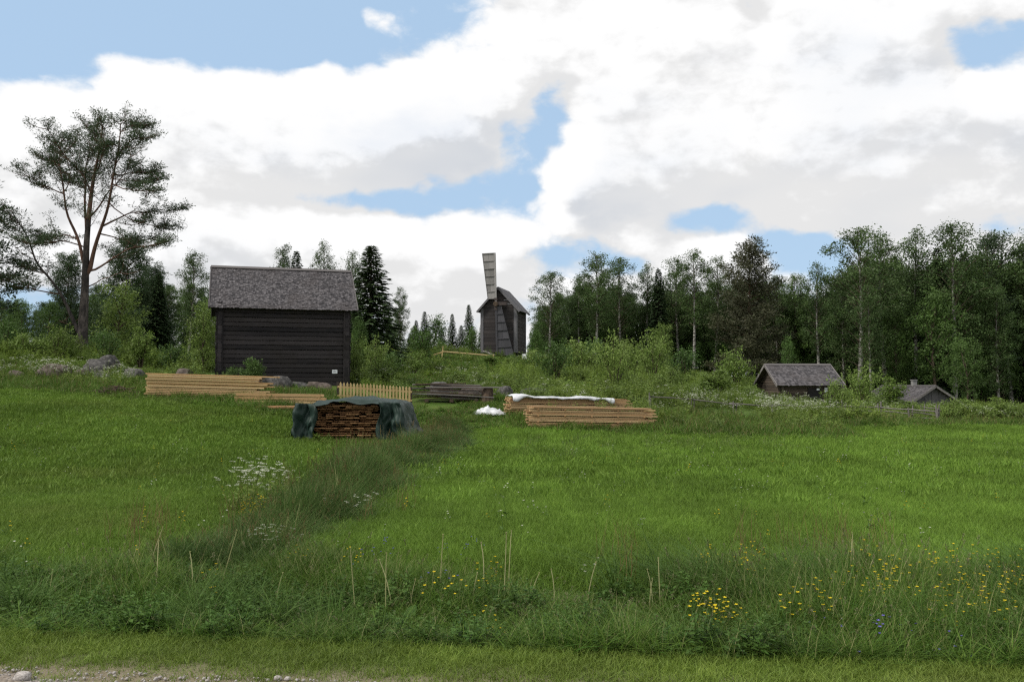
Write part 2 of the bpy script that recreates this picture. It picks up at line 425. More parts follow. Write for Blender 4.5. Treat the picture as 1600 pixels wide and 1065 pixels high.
# ------------------------------------------------------------------ terrain
# (pixel column, pixel row, metres ahead): where the photograph shows ground at a known distance
CTRL = [(0, 610, 33), (120, 614, 33), (235, 627, 32), (330, 630, 31.5), (430, 640, 30.5), (560, 690, 26), (500, 690, 26), (640, 690, 26.5), (640, 676, 30),
        (440, 600, 41), (340, 594, 40), (537, 604, 42), (440, 590, 46),
        (1000, 682, 29.5), (820, 676, 30), (1300, 690, 27.5), (1300, 668, 35), (1450, 668, 35), (1600, 668, 36),
        (900, 656, 33), (800, 640, 35), (640, 632, 36), (700, 600, 45), (700, 570, 62), (640, 580, 56), (790, 559, 75), (790, 567, 68), (790, 580, 60), (870, 568, 74),
        (1000, 610, 48), (1000, 588, 62), (1000, 574, 80), (1245, 629, 60), (1200, 626, 55), (1180, 617, 60), (1310, 638, 60), (1100, 598, 68),
        (1130, 634, 45), (1250, 642, 50), (1350, 640, 55), (1440, 640, 72), (1560, 643, 72), (1550, 636, 88), (1700, 640, 88), (1200, 596, 90), (950, 570, 90),
        (122, 546, 50), (0, 560, 50), (-150, 565, 50), (-150, 615, 34), (293, 572, 52), (200, 556, 62), (440, 560, 64), (578, 556, 66),
        (0, 575, 42), (150, 578, 41), (250, 590, 40), (690, 555, 78), (700, 566, 92)]
_cp = []
for (px, py, d) in CTRL:
    _cp.append(((px - 800) / F_PX * d, d, CAM_Z + (HORIZON - py) / F_PX * d))
for yy in (-10, -2, 4, 9, 13, 17):
    for xx in (-14, -7, 0, 7, 14):
        _cp.append((xx, yy, 0.0 + (0.12 if (xx == -14 and yy > 12) else 0)))
for (xx, yy, zz) in [(-7, 21, .15), (-12, 23, .50), (0, 22, 0), (7, 22, 0), (14, 24, 0), (22, 30, 0), (28, 30, 0), (-20, 24, .75), (-26, 20, .6), (-24, 10, .2), (28, 12, 0),
                     (-60, 110, 4.5), (-20, 115, 4.2), (20, 115, 3.2), (60, 115, 0.6), (90, 110, -.5), (-70, 60, 4.5), (-50, 30, 2), (60, 40, 0), (-40, -10, 0), (40, -10, 0), (80, 60, -.6)]:
    _cp.append((xx, yy, zz))
_cp = np.array(_cp)
def _tps(r2): return r2 * np.log(r2 + 1e-9) * 0.5
_n = len(_cp)
_A = np.zeros((_n + 3, _n + 3))
_d2 = ((_cp[:, None, :2] - _cp[None, :, :2]) ** 2).sum(-1)
_A[:_n, :_n] = _tps(_d2) + np.eye(_n) * 2.5
_A[:_n, _n] = 1; _A[:_n, _n + 1:] = _cp[:, :2]; _A[_n, :_n] = 1; _A[_n + 1:, :_n] = _cp[:, :2].T
_w = np.linalg.solve(_A, np.concatenate([_cp[:, 2], np.zeros(3)]))

def verge_back(x): return 5.95 - 0.125 * x        # where the mown verge ends
def road_edge(x): return 5.07 - 0.13 * x         # where the gravel ends
def ditch_x(y): return -2.75 + 0.04 * (y - 9) + 0.10 * np.sin(y * .6)

def smooth01(t): t = np.clip(t, 0, 1); return t * t * (3 - 2 * t)

def ground_z(x, y):
    x = np.asarray(x, dtype=float); y = np.asarray(y, dtype=float)
    shp = np.broadcast(x, y).shape
    xf = np.broadcast_to(x, shp).ravel(); yf = np.broadcast_to(y, shp).ravel()
    z = np.empty(len(xf))
    for i in range(0, len(xf), 20000):
        xs = np.clip(xf[i:i + 20000], -95, 110); ys = np.clip(yf[i:i + 20000], -15, 135)
        d2 = (xs[:, None] - _cp[None, :, 0]) ** 2 + (ys[:, None] - _cp[None, :, 1]) ** 2
        z[i:i + 20000] = _tps(d2) @ _w[:_n] + _w[_n] + _w[_n + 1] * xs + _w[_n + 2] * ys
    z = np.clip(z, -2, 7)
    # roadside ditch and the shallow ditch between lawn and hay field
    vb = verge_back(xf)
    t = yf - vb
    z -= 0.16 * smooth01((t + .1) / .5) * (1 - smooth01((t - 1.0) / 2.2))
    dx = xf - ditch_x(yf)
    z -= 0.14 * np.exp(-(dx / 0.5) ** 2) * smooth01((yf - 8) / 2) * (1 - smooth01((yf - 24) / 4))
    # small natural unevenness
    z += 0.03 * np.sin(xf * .9 + 1.3) * np.sin(yf * .7) * smooth01((yf - 7) / 6)
    z += 0.05 * np.sin(xf * .31 + .4) * np.sin(yf * .23 + 2) * smooth01((yf - 9) / 10)
    return z.reshape(shp)

def gz(x, y): return float(ground_z(x, y))
def ray_x(px, d): return (px - 800) / F_PX * d
def gp(px, d, dz=0.0):
    """ground point seen in pixel column px, d metres ahead"""
    x = ray_x(px, d)
    return Vector((x, d, gz(x, d) + dz))
def pz(py, d): return CAM_Z + (HORIZON - py) / F_PX * d

def axis_pts(lo, fine_lo, fine_hi, hi, step, grow=1.22):
    a = list(np.arange(fine_lo, fine_hi + step / 2, step)); s = step
    while a[-1] < hi: s *= grow; a.append(a[-1] + s)
    s = step
    while a[0] > lo: s *= grow; a.insert(0, a[0] - s)
    return np.array(a)
gx = axis_pts(-2500, -32, 40, 2500, 0.5); gy = axis_pts(-300, 2, 40, 3500, 0.4, 1.06)
X, Y = np.meshgrid(gx, gy)
Z = ground_z(X, Y)
V = np.stack([X, Y, Z], -1).reshape(-1, 3)
i = np.arange(len(gy) - 1)[:, None] * len(gx); j = np.arange(len(gx) - 1)[None]
Fq = np.stack([i + j, i + j + 1, i + len(gx) + j + 1, i + len(gx) + j], -1).reshape(-1, 4)
m, nt, out = new_mat('meadow_ground')
geo = nn(nt, 'ShaderNodeNewGeometry')
n1 = noise_n(nt, geo.outputs['Position'], 0.35, 6, 0.6); n2 = noise_n(nt, geo.outputs['Position'], 9, 5, 0.7)
c = mixc(nt, maprange(nt, n1, 0.35, 0.65), (0.05, 0.105, 0.014), (0.085, 0.13, 0.025))
c = mixc(nt, maprange(nt, n2, 0.4, 0.7, 0, .6), c, (0.06, 0.05, 0.025))
spx = nn(nt, 'ShaderNodeSeparateXYZ'); nt.links.new(geo.outputs['Position'], spx.inputs[0])
near = math_n(nt, 'ADD', math_n(nt, 'MULTIPLY_ADD', spx.outputs[0], 0.115, spx.outputs[1]), math_n(nt, 'MULTIPLY', noise_n(nt, geo.outputs['Position'], 2.5, 4, .6), .5))
c = mixc(nt, maprange(nt, near, 5.35, 6.1), mixc(nt, n2, (0.15, 0.125, 0.08), (0.22, 0.19, 0.14)), c)      # trodden grit soil beside the road
principled(nt, out, c, 0.95, 0.1, n2, 0.6, 0.05)
tag(link('meadow_ground', np_mesh('meadow_ground', V, [Fq], [m], smooth=True)), kind='structure')

# gravel road at the photographer's feet
gxs = np.arange(-14, 14.01, .14); gys = np.linspace(0, 1, 34)
edge = np.array([road_edge(x) + 0.10 * mnoise.noise(Vector((x * 1.1, 3, 0))) + 0.05 * mnoise.noise(Vector((x * 5, 9, 0))) for x in gxs])
X = np.repeat(gxs[None], len(gys), 0); Y = -1.5 + (edge[None] + 1.5) * gys[:, None]
Z = ground_z(X, Y) + 0.014 + 0.01 * np.random.default_rng(3).random(X.shape)
Z[-1] -= 0.028
V = np.stack([X, Y, Z], -1).reshape(-1, 3); nx = len(gxs)
i = np.arange(len(gys) - 1)[:, None] * nx; j = np.arange(nx - 1)[None]
Fq = np.stack([i + j, i + j + 1, i + nx + j + 1, i + nx + j], -1).reshape(-1, 4)
m, nt, out = new_mat('road_gravel')
geo = nn(nt, 'ShaderNodeNewGeometry')
vo = nn(nt, 'ShaderNodeTexVoronoi'); vo.inputs['Scale'].default_value = 45; nt.links.new(geo.outputs['Position'], vo.inputs['Vector'])
n1 = noise_n(nt, geo.outputs['Position'], 3, 5, 0.6)
hue = nn(nt, 'ShaderNodeSeparateColor'); nt.links.new(vo.outputs['Color'], hue.inputs[0])
c = mixc(nt, hue.outputs[0], (0.16, 0.14, 0.125), (0.40, 0.37, 0.35))
c = mixc(nt, maprange(nt, n1, 0.4, 0.65, 0, .8), c, (0.20, 0.165, 0.13))
principled(nt, out, c, 0.95, 0.15, math_n(nt, 'SUBTRACT', 1.0, vo.outputs['Distance']), 0.8, 0.02)
tag(link('gravel_road', np_mesh('gravel_road', V, [Fq], [m], smooth=True)), kind='structure')

# ------------------------------------------------------------------ scatter with geometry nodes (grass, flowers nobody could count)
def proto_collection(name, meshes):
    c = bpy.data.collections.new(name)
    for k, me in enumerate(meshes):
        c.objects.link(bpy.data.objects.new('%s_%02d' % (name, k), me))
    return c

def scatter(name, label, P, coll, ncoll, scale, seed=0, tilt=0.12, rot=None, idx=None, cat='grass'):
    rng = np.random.default_rng(seed); n = len(P)
    me = bpy.data.meshes.new(name)
    me.vertices.add(n); me.vertices.foreach_set('co', np.asarray(P, dtype=np.float32).ravel())
    R = np.stack([rng.normal(0, tilt, n), rng.normal(0, tilt, n), rng.random(n) * 6.283], -1)
    if rot is not None: R = rot
    S = np.asarray(scale, dtype=float)
    S = np.stack([S, S, S], -1) if S.ndim == 1 else S
    for an, typ, arr, key in (('rot', 'FLOAT_VECTOR', R, 'vector'), ('scl', 'FLOAT_VECTOR', S, 'vector')):
        a = me.attributes.new(an, typ, 'POINT'); a.data.foreach_set(key, arr.astype(np.float32).ravel())
    a = me.attributes.new('idx', 'INT', 'POINT'); a.data.foreach_set('value', (rng.integers(0, ncoll, n) if idx is None else idx).astype(np.int32))
    o = link(name, me)
    g = bpy.data.node_groups.new('scatter_' + name, 'GeometryNodeTree')
    g.interface.new_socket('Geometry', in_out='INPUT', socket_type='NodeSocketGeometry')
    g.interface.new_socket('Geometry', in_out='OUTPUT', socket_type='NodeSocketGeometry')
    a_in = g.nodes.new('NodeGroupInput'); a_out = g.nodes.new('NodeGroupOutput')
    ci = g.nodes.new('GeometryNodeCollectionInfo'); ci.inputs['Collection'].default_value = coll
    ci.inputs['Separate Children'].default_value = True; ci.inputs['Reset Children'].default_value = True
    iop = g.nodes.new('GeometryNodeInstanceOnPoints'); iop.inputs['Pick Instance'].default_value = True
    def na(nm, typ):
        x = g.nodes.new('GeometryNodeInputNamedAttribute'); x.data_type = typ; x.inputs['Name'].default_value = nm
        return x.outputs['Attribute']
    g.links.new(a_in.outputs[0], iop.inputs['Points']); g.links.new(ci.outputs[0], iop.inputs['Instance'])
    g.links.new(na('idx', 'INT'), iop.inputs['Instance Index'])
    g.links.new(na('rot', 'FLOAT_VECTOR'), iop.inputs['Rotation']); g.links.new(na('scl', 'FLOAT_VECTOR'), iop.inputs['Scale'])
    g.links.new(iop.outputs[0], a_out.inputs[0])
    md = o.modifiers.new('scatter', 'NODES'); md.node_group = g
    tag(o, label, cat, kind='stuff')
    return o

def blades(mb, n, rad, h0, h1, w, lean, rng, segs=3, m=0, square=False, bias=None):
    if square: B = (rng.random((n, 2)) - .5) * 2 * rad
    else:
        a = rng.random(n) * 6.283; r = rad * np.sqrt(rng.random(n)); B = np.stack([np.cos(a) * r, np.sin(a) * r], -1)
    h = h0 + (h1 - h0) * rng.random(n) ** 1.3
    az = rng.random(n) * 6.283
    D = np.stack([np.cos(az), np.sin(az), np.zeros(n)], -1)
    if bias is not None: D = D + np.array(bias); 
    ln = lean * (0.3 + rng.random(n))
    sa = rng.random(n) * 6.283
    S = np.stack([np.cos(sa), np.sin(sa), np.zeros(n)], -1)
    lev = []
    for k in range(segs + 1):
        t = k / segs
        c = np.concatenate([B, np.full((n, 1), -0.02)], 1) + np.array([0, 0, 1.0]) * (h * (t - 0.25 * ln * t * t))[:, None] + D * (h * ln * t ** 2)[:, None]
        ww = w * (1 - t ** 1.6) * (0.7 + .6 * rng.random(n)) * .5 + w * 0.04
        lev += [c - S * ww[:, None], c + S * ww[:, None]]
    V = np.stack(lev, 1)                      # n, 2(segs+1), 3
    nv = 2 * (segs + 1)
    base = np.arange(n)[:, None] * nv
    F = np.concatenate([base + np.array([[2 * k, 2 * k + 1, 2 * k + 3, 2 * k + 2]]) for k in range(segs)])
    mb.add(V.reshape(-1, 3), F, m, np.repeat(rng.random(n), nv))

def tuft_meshes(name, k, mat, seed, *args, **kw):
    res = []
    for q in range(k):
        mb = MB(); blades(mb, args[0], *args[1:], np.random.default_rng(seed + q), **kw)
        res.append(mb.mesh('%s_%d' % (name, q), [mat] if not isinstance(mat, list) else mat))
    return res

def in_view(x, y, margin=2.5): return np.abs(x) < y * (800 / F_PX) * 1.02 + margin

def rand_area(n, x0, x1, y0, y1, rng): return x0 + (x1 - x0) * rng.random(n), y0 + (y1 - y0) * rng.random(n)

def lawn_far(x):      # far rim of the left lawn
    return np.interp(x, [-26, -18.6, -12.8, -10.4, -8, -6.2, -4.9, -3], [34, 33.0, 31.5, 30.6, 29.8, 28.8, 27.2, 26.5])
def field_far(x):     # far rim of the hay field
    return np.interp(x, [-3, -1.6, 0.5, 4.2, 10.0, 11.0, 11.9, 20, 40], [26, 30.5, 30.3, 29.5, 27.8, 28.5, 34.0, 35.5, 36.5])

C_verge = proto_collection('proto_verge', tuft_meshes('verge_tuft', 5, M['verge'], 10, 70, .11, .025, .075, .0045, .9, segs=2))
C_lawn = proto_collection('proto_lawn', tuft_meshes('lawn_tuft', 4, M['lawn'], 20, 90, .22, .05, .13, .008, .8, segs=2)
                         + tuft_meshes('lawn_patch', 4, M['lawn'], 30, 160, .50, .05, .12, .022, .8, segs=1, square=True))
C_field = proto_collection('proto_field', tuft_meshes('field_tuft', 4, M['field'], 40, 100, .20, .06, .15, .007, .7, segs=2)
                          + tuft_meshes('field_patch', 4, M['field'], 50, 190, .48, .06, .13, .018, .7, segs=1, square=True))
def panicles(mb, n, rad, h0, h1, rng, ms, mp, size=.09):
    for k in range(n):
        a = rng.random() * 6.28; r = rad * math.sqrt(rng.random()); h = rng.uniform(h0, h1); b = rng.random() * 6.28; ln = rng.uniform(.05, .3)
        p = np.array([r * math.cos(a), r * math.sin(a), -.02]); e = p + np.array([ln * h * math.cos(b), ln * h * math.sin(b), h])
        mid = p * .45 + e * .55 + np.array([0, 0, .04 * h])
        mb.tube([p, mid, e], [.0022, .002, .0014], 3, ms, cap=False)
        m_ = 12; f = rng.random(m_); ax = (e - mid) / np.linalg.norm(e - mid)
        c = e - ax * (size * f)[:, None]
        D = ax + unit_rand(m_, rng) * .55
        mb.cards(c, D, unit_rand(m_, rng), size * rng.uniform(.2, .38, m_), np.full(m_, .007), mp, rng.random(m_))

def tall_tuft(q):
    rng = np.random.default_rng(60 + q); mb = MB()
    blades(mb, 30, .16, .18, .62, .007, .75, rng, segs=4)
    blades(mb, 11, .15, .15, .5, .017, .9, rng, segs=4)
    panicles(mb, 1 if q == 2 else 0, .14, .45, .8, rng, 0, 2)
    blades(mb, 2, .14, .4, .8, .003, .35, rng, segs=4, m=1)
    return mb.mesh('tall_grass_tuft_%d' % q, [M['tall'], M['straw'], M['plume']])
C_tall = proto_collection('proto_tall', [tall_tuft(q) for q in range(6)])
def ditch_tuft(q):
    rng = np.random.default_rng(260 + q); mb = MB()
    blades(mb, 46, .18, .25, .7, .010, .6, rng, segs=3)
    panicles(mb, 1 if q % 2 else 0, .16, .5, .85, rng, 0, 2, .10)
    blades(mb, 2, .16, .5, .85, .004, .3, rng, segs=3, m=1 + q % 2)
    return mb.mesh('ditch_tuft_%d' % q, [M['ditch'], M['straw'], M['sorrel']])
C_ditch = proto_collection('proto_ditch', [ditch_tuft(q) for q in range(5)])
def arch_tuft(q):
    rng = np.random.default_rng(160 + q); mb = MB()
    blades(mb, 40, .16, .4, .85, .012, 1.0, rng, segs=5, bias=(-0.7, 0.1, 0))
    return mb.mesh('arching_grass_tuft_%d' % q, [M['arch']])
C_arch = proto_collection('proto_arch', [arch_tuft(q) for q in range(4)])
def tall_far_tuft(q):
    rng = np.random.default_rng(70 + q); mb = MB()
    blades(mb, 70, .30, .25, .7, .022, .6, rng, segs=2)
    blades(mb, 3, .3, .5, .8, .010, .3, rng, segs=2, m=1)
    if q % 2: blades(mb, 5, .3, .5, .8, .016, .2, rng, segs=2, m=2)
    return mb.mesh('far_tall_tuft_%d' % q, [M['tall'], M['straw'], M['sorrel']])
C_tall2 = proto_collection('proto_tall_far', [tall_far_tuft(q) for q in range(4)])

# mown verge
rng = np.random.default_rng(1)
x, y = rand_area(16000, -7, 7, 4.6, 7.4, rng)
edge_n = np.array([0.12 * mnoise.noise(Vector((a * 1.7, b * 1.7, 0))) for a, b in zip(x, y)])
k = (y > road_edge(x) + edge_n - .12) & (y < verge_back(x) + .05) & in_view(x, y)
thin = smooth01((y - road_edge(x)) / .55 + edge_n * 2)
k &= rng.random(len(x)) < 0.15 + .85 * thin
x, y = x[k], y[k]
scatter('verge_grass', 'short mown grass of the verge beside the gravel road', np.stack([x, y, ground_z(x, y)], -1), C_verge, 5, .7 + .6 * rng.random(len(x)), 2)
# left lawn
x, y = rand_area(26000, -13, -2, 8, 17, rng)
k = (x < ditch_x(y) - .45) & in_view(x, y, 1.5) & (rng.random(len(x)) < np.clip(1.3 - (y - 8) / 14, .3, 1))
xa, ya = x[k], y[k]
x, y = rand_area(9000, -24, -2, 14, 34.5, rng)
k = (x < ditch_x(y) - .5) & in_view(x, y) & (y < lawn_far(x) + .4)
near = len(xa); xa = np.concatenate([xa, x[k]]); ya = np.concatenate([ya, y[k]])
scatter('lawn_grass', 'short yellow-green lawn grass left of the ditch', np.stack([xa, ya, ground_z(xa, ya)], -1), C_lawn, 8, (.8 + .5 * rng.random(len(xa))), 3,
        idx=np.where(np.arange(len(xa)) < near, 0, 4) + rng.integers(0, 4, len(xa)))
# hay field
x, y = rand_area(34000, -3, 12, 8, 16, rng)
k = (x > ditch_x(y) + .5) & in_view(x, y, 1.5) & (rng.random(len(x)) < np.clip(1.3 - (y - 8) / 14, .3, 1))
xa, ya = x[k], y[k]
x, y = rand_area(13000, -3, 24, 13, 37, rng)
k = (x > ditch_x(y) + .5) & in_view(x, y) & (y < field_far(x) + .2)
# mowing lines: slightly taller ridges bending round at the far end
ridges = []
for q in range(7):
    t = rng.random(160); off = 1.05 * q
    mx = 0.25 + off + 0.9 * t ** 2 * (1 + .2 * q) + rng.normal(0, .05, 160); my = 19.5 + .3 * q + 9.3 * t ** .8 - .35 * off * t + rng.normal(0, .05, 160)
    ridges.append(np.stack([mx, my], -1))
near = len(xa); xa = np.concatenate([xa, x[k]]); ya = np.concatenate([ya, y[k]])
ridges = np.vstack(ridges); nr = len(ridges)
scatter('mowing_lines', 'darker lines of taller grass left by mowing, curving across the field', np.stack([ridges[:, 0], ridges[:, 1], ground_z(ridges[:, 0], ridges[:, 1])], -1), C_tall, 6, np.stack([.8 + 0 * ridges[:, 0], .8 + 0 * ridges[:, 0], .22 + .14 * rng.random(nr)], -1), 15)
scatter('field_grass', 'bright green grass of the hay field right of the ditch', np.stack([xa, ya, ground_z(xa, ya)], -1), C_field, 8, (.75 + .5 * rng.random(len(xa))), 5,
        idx=np.where(np.arange(len(xa)) < near, 0, 4) + rng.integers(0, 4, len(xa)))
# rank grass on the roadside bank
x, y = rand_area(15000, -8, 8, 5, 10.2, rng)
t = y - verge_back(x)
nz = np.array([mnoise.noise(Vector((a * .8, b * .8, 4))) for a, b in zip(x, y)])
right = smooth01((x - .8) / 1.5)
depth = 2.2 + 0.9 * nz + .5 * right
k = (t > 0.0) & (t < depth) & in_view(x, y, 1.5)
hgt = np.clip(0.40 + .45 * (nz + .2) + .24 * right, .32, 1.0) * (.75 + .25 * smooth01(t / .6)) * (1 - .5 * smooth01((t - depth + .8) / .8))
xa, ya, ha = x[k], y[k], hgt[k]
scatter('roadside_tall_grass', 'rank tall grass on the bank behind the mown verge', np.stack([xa, ya, ground_z(xa, ya)], -1), C_tall, 6, np.stack([.75 + .3 * ha, .75 + .3 * ha, ha * (.65 + .4 * rng.random(len(xa)))], -1), 7)
x, y = rand_area(1500, .6, 7, 5.3, 9.5, rng)
t = y - verge_back(x)
k = (t > .5) & (t < 2.6) & in_view(x, y, 1.5) & (np.array([mnoise.noise(Vector((a * 1.1, b * 1.1, 8))) for a, b in zip(x, y)]) > -.05) & (rng.random(1500) < smooth01((x - .4) / 2.6))
xa, ya = x[k], y[k]
scatter('arching_bank_grass', 'long arching grass bent over on the right of the roadside bank', np.stack([xa, ya, ground_z(xa, ya)], -1), C_arch, 4, (.45 + .35 * rng.random(len(xa))), 8,
        rot=np.stack([np.zeros(len(xa)), np.zeros(len(xa)), rng.normal(0, .5, len(xa))], -1))
x, y = rand_area(420, -5.5, -1.2, 6.6, 8.8, rng); t = y - verge_back(x)
k = (t > .4) & (t < 1.8) & in_view(x, y, 1.5) & (np.array([mnoise.noise(Vector((a * 1.1, b * 1.1, 18))) for a, b in zip(x, y)]) > .0)
xa, ya = x[k], y[k]
scatter('arching_bank_grass', 'long arching grass bent over on the left of the roadside bank', np.stack([xa, ya, ground_z(xa, ya)], -1), C_arch, 4, (.4 + .3 * rng.random(len(xa))), 18)
# unmown strip along the ditch between lawn and field
y = 8.5 + 21 * rng.random(5200) ** .8; x = ditch_x(y) + rng.normal(0, .38, len(y)) + .1
h = (.45 + .35 * rng.random(len(y))) * np.exp(-((x - ditch_x(y)) / .75) ** 2) + .1
k = in_view(x, y); x, y, h = x[k], y[k], h[k]
nzd = np.array([mnoise.noise(Vector((a * 1.3, b * .55, 6))) for a, b in zip(x, y)])
h *= np.where(y < 11, .62, .82) * np.clip(1 + nzd * 1.3, .35, 1.7)
scatter('ditch_tall_grass', 'unmown grass strip along the ditch between lawn and field', np.stack([x, y, ground_z(x, y)], -1), C_ditch, 5, np.stack([.9 + h * 0, .9 + h * 0, h * 1.25], -1), 9)
# rank grass at the foot of the hill, behind lawn and field
x, y = rand_area(14000, -24, 26, 25, 46, rng)
rim = np.where(x < -2.2, lawn_far(x), field_far(x))
k = (y > rim) & (y < rim + 6 + 3 * rng.random(len(x))) & in_view(x, y)
x, y = x[k], y[k]
hh = (.28 + .45 * rng.random(len(x))) * np.clip(.45 + (y - np.where(x < -2.2, lawn_far(x), field_far(x))) * .45, .3, 1)
px_f = x / y * F_PX + 800
hh *= np.where((px_f > 640) & (px_f < 800) & (y < 38), .5, 1)
scatter('hill_foot_grass', 'rank grass at the foot of the hill behind lawn and field', np.stack([x, y, ground_z(x, y)], -1), C_tall2, 4, np.stack([1 + hh * 0, 1 + hh * 0, hh], -1), 10)
# ------------------------------------------------------------------ buildings
BOX = {}
def unit_box(mat, bevel=0.0):
    key = (mat.name,)
    if key not in BOX:
        mb = MB(); mb.box((0, 0, 0), (1, 1, 1), v=.5); BOX[key] = mb.mesh('board_of_' + mat.name, [mat])
    return BOX[key]
def board(name, parent, c, size, mat, rot=(0, 0, 0)):
    return link(name, unit_box(mat), parent, c, rot, size)

LOGS = {}
def log_mesh(L, r, mat, flat=0.8):
    """a hewn log along x: eight-sided, slightly uneven"""
    key = (round(L, 2), round(r, 3), mat.name, len(LOGS) % 4)
    rr = random.Random(len(LOGS))
    n = 5; dep = .085
    prof = np.array([(-dep, -.80), (-dep * 1.0, .80), (-dep * .6, .985), (dep * .6, .985), (dep, .80), (dep, -.80), (dep * .6, -.985), (-dep * .6, -.985)])
    mb = MB(); V_ = []
    for q in range(n):
        ky, kz = rr.uniform(-.008, .008), rr.uniform(-.006, .006)
        V_.append(np.stack([np.full(8, -L / 2 + L * q / (n - 1)), prof[:, 0] + ky, prof[:, 1] * r + kz], -1))
    F_ = [[q * 8 + k, q * 8 + (k + 1) % 8, q * 8 + 8 + (k + 1) % 8, q * 8 + 8 + k] for q in range(n - 1) for k in range(8)]
    F_ += [[e, e + 1, e + 4, e + 5] for e in (0, (n - 1) * 8)] + [[e + 1, e + 2, e + 3, e + 4] for e in (0, (n - 1) * 8)] + [[e + 5, e + 6, e + 7, e] for e in (0, (n - 1) * 8)]
    mb.add(np.vstack(V_), F_, 0, rr.random())
    me = mb.mesh('hewn_log', [mat], smooth=False)
    LOGS[len(LOGS)] = me
    return me

def shingle_slope(L, S, mat, seed, w=0.11, exp=0.14):
    """courses of split shingles over a slope plane: x along the eave, y up the slope, z out"""
    rng = np.random.default_rng(seed); mb = MB()
    rows = int(S / exp) + 1
    for r in range(rows):
        y0 = r * exp - 0.06
        x = -L / 2 + rng.uniform(-.05, 0)
        while x < L / 2 - .02:
            ww = w * rng.uniform(.7, 1.35)
            ww = min(ww, L / 2 - x + .02)
            ln = min(exp * 2.1, S - y0 + .03) + rng.uniform(-.02, .02)
            th = rng.uniform(.012, .022); lift = rng.uniform(.008, .035)
            yb = y0 + rng.uniform(-.025, .02)
            a = np.array([[x, yb, lift], [x + ww - .006, yb, lift + rng.uniform(-.006, .006)], [x + ww - .006, yb + ln, 0.004], [x, yb + ln, 0.004]])
            b = a + np.array([0, 0, th])
            mb.add(np.vstack([a, b]), [[4, 5, 6, 7], [0, 1, 5, 4], [1, 2, 6, 5], [3, 0, 4, 7]], 0, rng.random())
            x += ww
    return mb.mesh('shingle_courses', [mat])

def gable_roof(root, L, D, eave_z, rise, ov_e, ov_g, mats, seed=1, ridge_shift=0.0, board_w=.16, w=.11, exp=.14):
    """root-local: x along ridge, y across; D wall depth"""
    run = D / 2; S = math.hypot(run, rise); ang = math.atan2(rise, run)
    full = S * (1 + ov_e / run)
    Lr = L + 2 * ov_g
    for sgn in (-1, 1):
        # slope local frame: origin at eave edge
        ey = sgn * (run + ov_e); ez = eave_z - rise / run * ov_e
        rot = Matrix(((1 if sgn < 0 else -1, 0, 0), (0, 0, 0), (0, 0, 0))).to_3x3()
        xax = Vector((1, 0, 0)) if sgn < 0 else Vector((-1, 0, 0))
        yax = Vector((0, -sgn * math.cos(ang), math.sin(ang))); zax = xax.cross(yax)
        Rm = Matrix((xax, yax, zax)).transposed().to_4x4()
        mb = MB(); mb.box((0, full / 2, -0.03), (Lr, full, 0.05))
        deck = link('roof', mb.mesh('roof_deck', [mats['deck']]), root)
        deck.matrix_local = Matrix.Translation((0, ey, ez + .05)) @ Rm
        sh = link('shingles', shingle_slope(Lr + .04, full, mats['shingle'], seed + (sgn > 0), w, exp), deck)
        sh.location = (0, 0, 0); sh['kind'] = 'stuff'
        for gx_ in (-1, 1):
            mb = MB(); mb.box((0, full / 2 - .01, 0), (.045, full + .04, board_w))
            bb = link('bargeboard', mb.mesh('bargeboard', [mats['trim']]), root)
            bb.matrix_local = Matrix.Translation((gx_ * (Lr / 2 + .025) , ey, ez + .03)) @ Rm
    mb = MB()
    for sgn in (-1, 1):
        a = ang * sgn
        R = np.array([[1, 0, 0], [0, math.cos(a), -math.sin(a)], [0, math.sin(a), math.cos(a)]])
        mb.box((0, -sgn * -.07 * -1, eave_z + rise + .085), (Lr + .06, .18, .025), R.tolist())
    link('ridge_board', mb.mesh('ridge_board', [M['ridge']]), root)

def log_walls(root, L, D, H, n, mat, ext=.22, gable=0.0):
    r = H / n / 2
    for k in range(n):
        z = r + k * 2 * r
        for sy in (-1, 1):
            link('log', log_mesh(L + 2 * ext + random.uniform(-.05, .05), r * .985, mat), root, (0, sy * (D / 2 - .085) + random.uniform(-.012, .012), z))
        for sx in (-1, 1):
            zz = z + r * .0
            lg = link('log', log_mesh(D + 2 * ext + random.uniform(-.05, .05), r * .985, mat), root, (sx * (L / 2 - .085) + random.uniform(-.012, .012), 0, zz + r * .5), (0, 0, math.pi / 2))

def log_gables(root, L, D, z0, rise, lh, mat):
    k = 0
    n = int(rise / lh)
    for k in range(n):
        z = z0 + lh * (k + .5) + lh * .25
        wd = D * (1 - (z + lh * .3 - z0) / rise)
        if wd < .3: continue
        for sx in (-1, 1):
            link('gable_log', log_mesh(wd, lh / 2 * .985, mat), root, (sx * (L / 2 - .085), 0, z), (0, 0, math.pi / 2))

def vertical(rz, n):  # facing helper kept for readability
    return rz

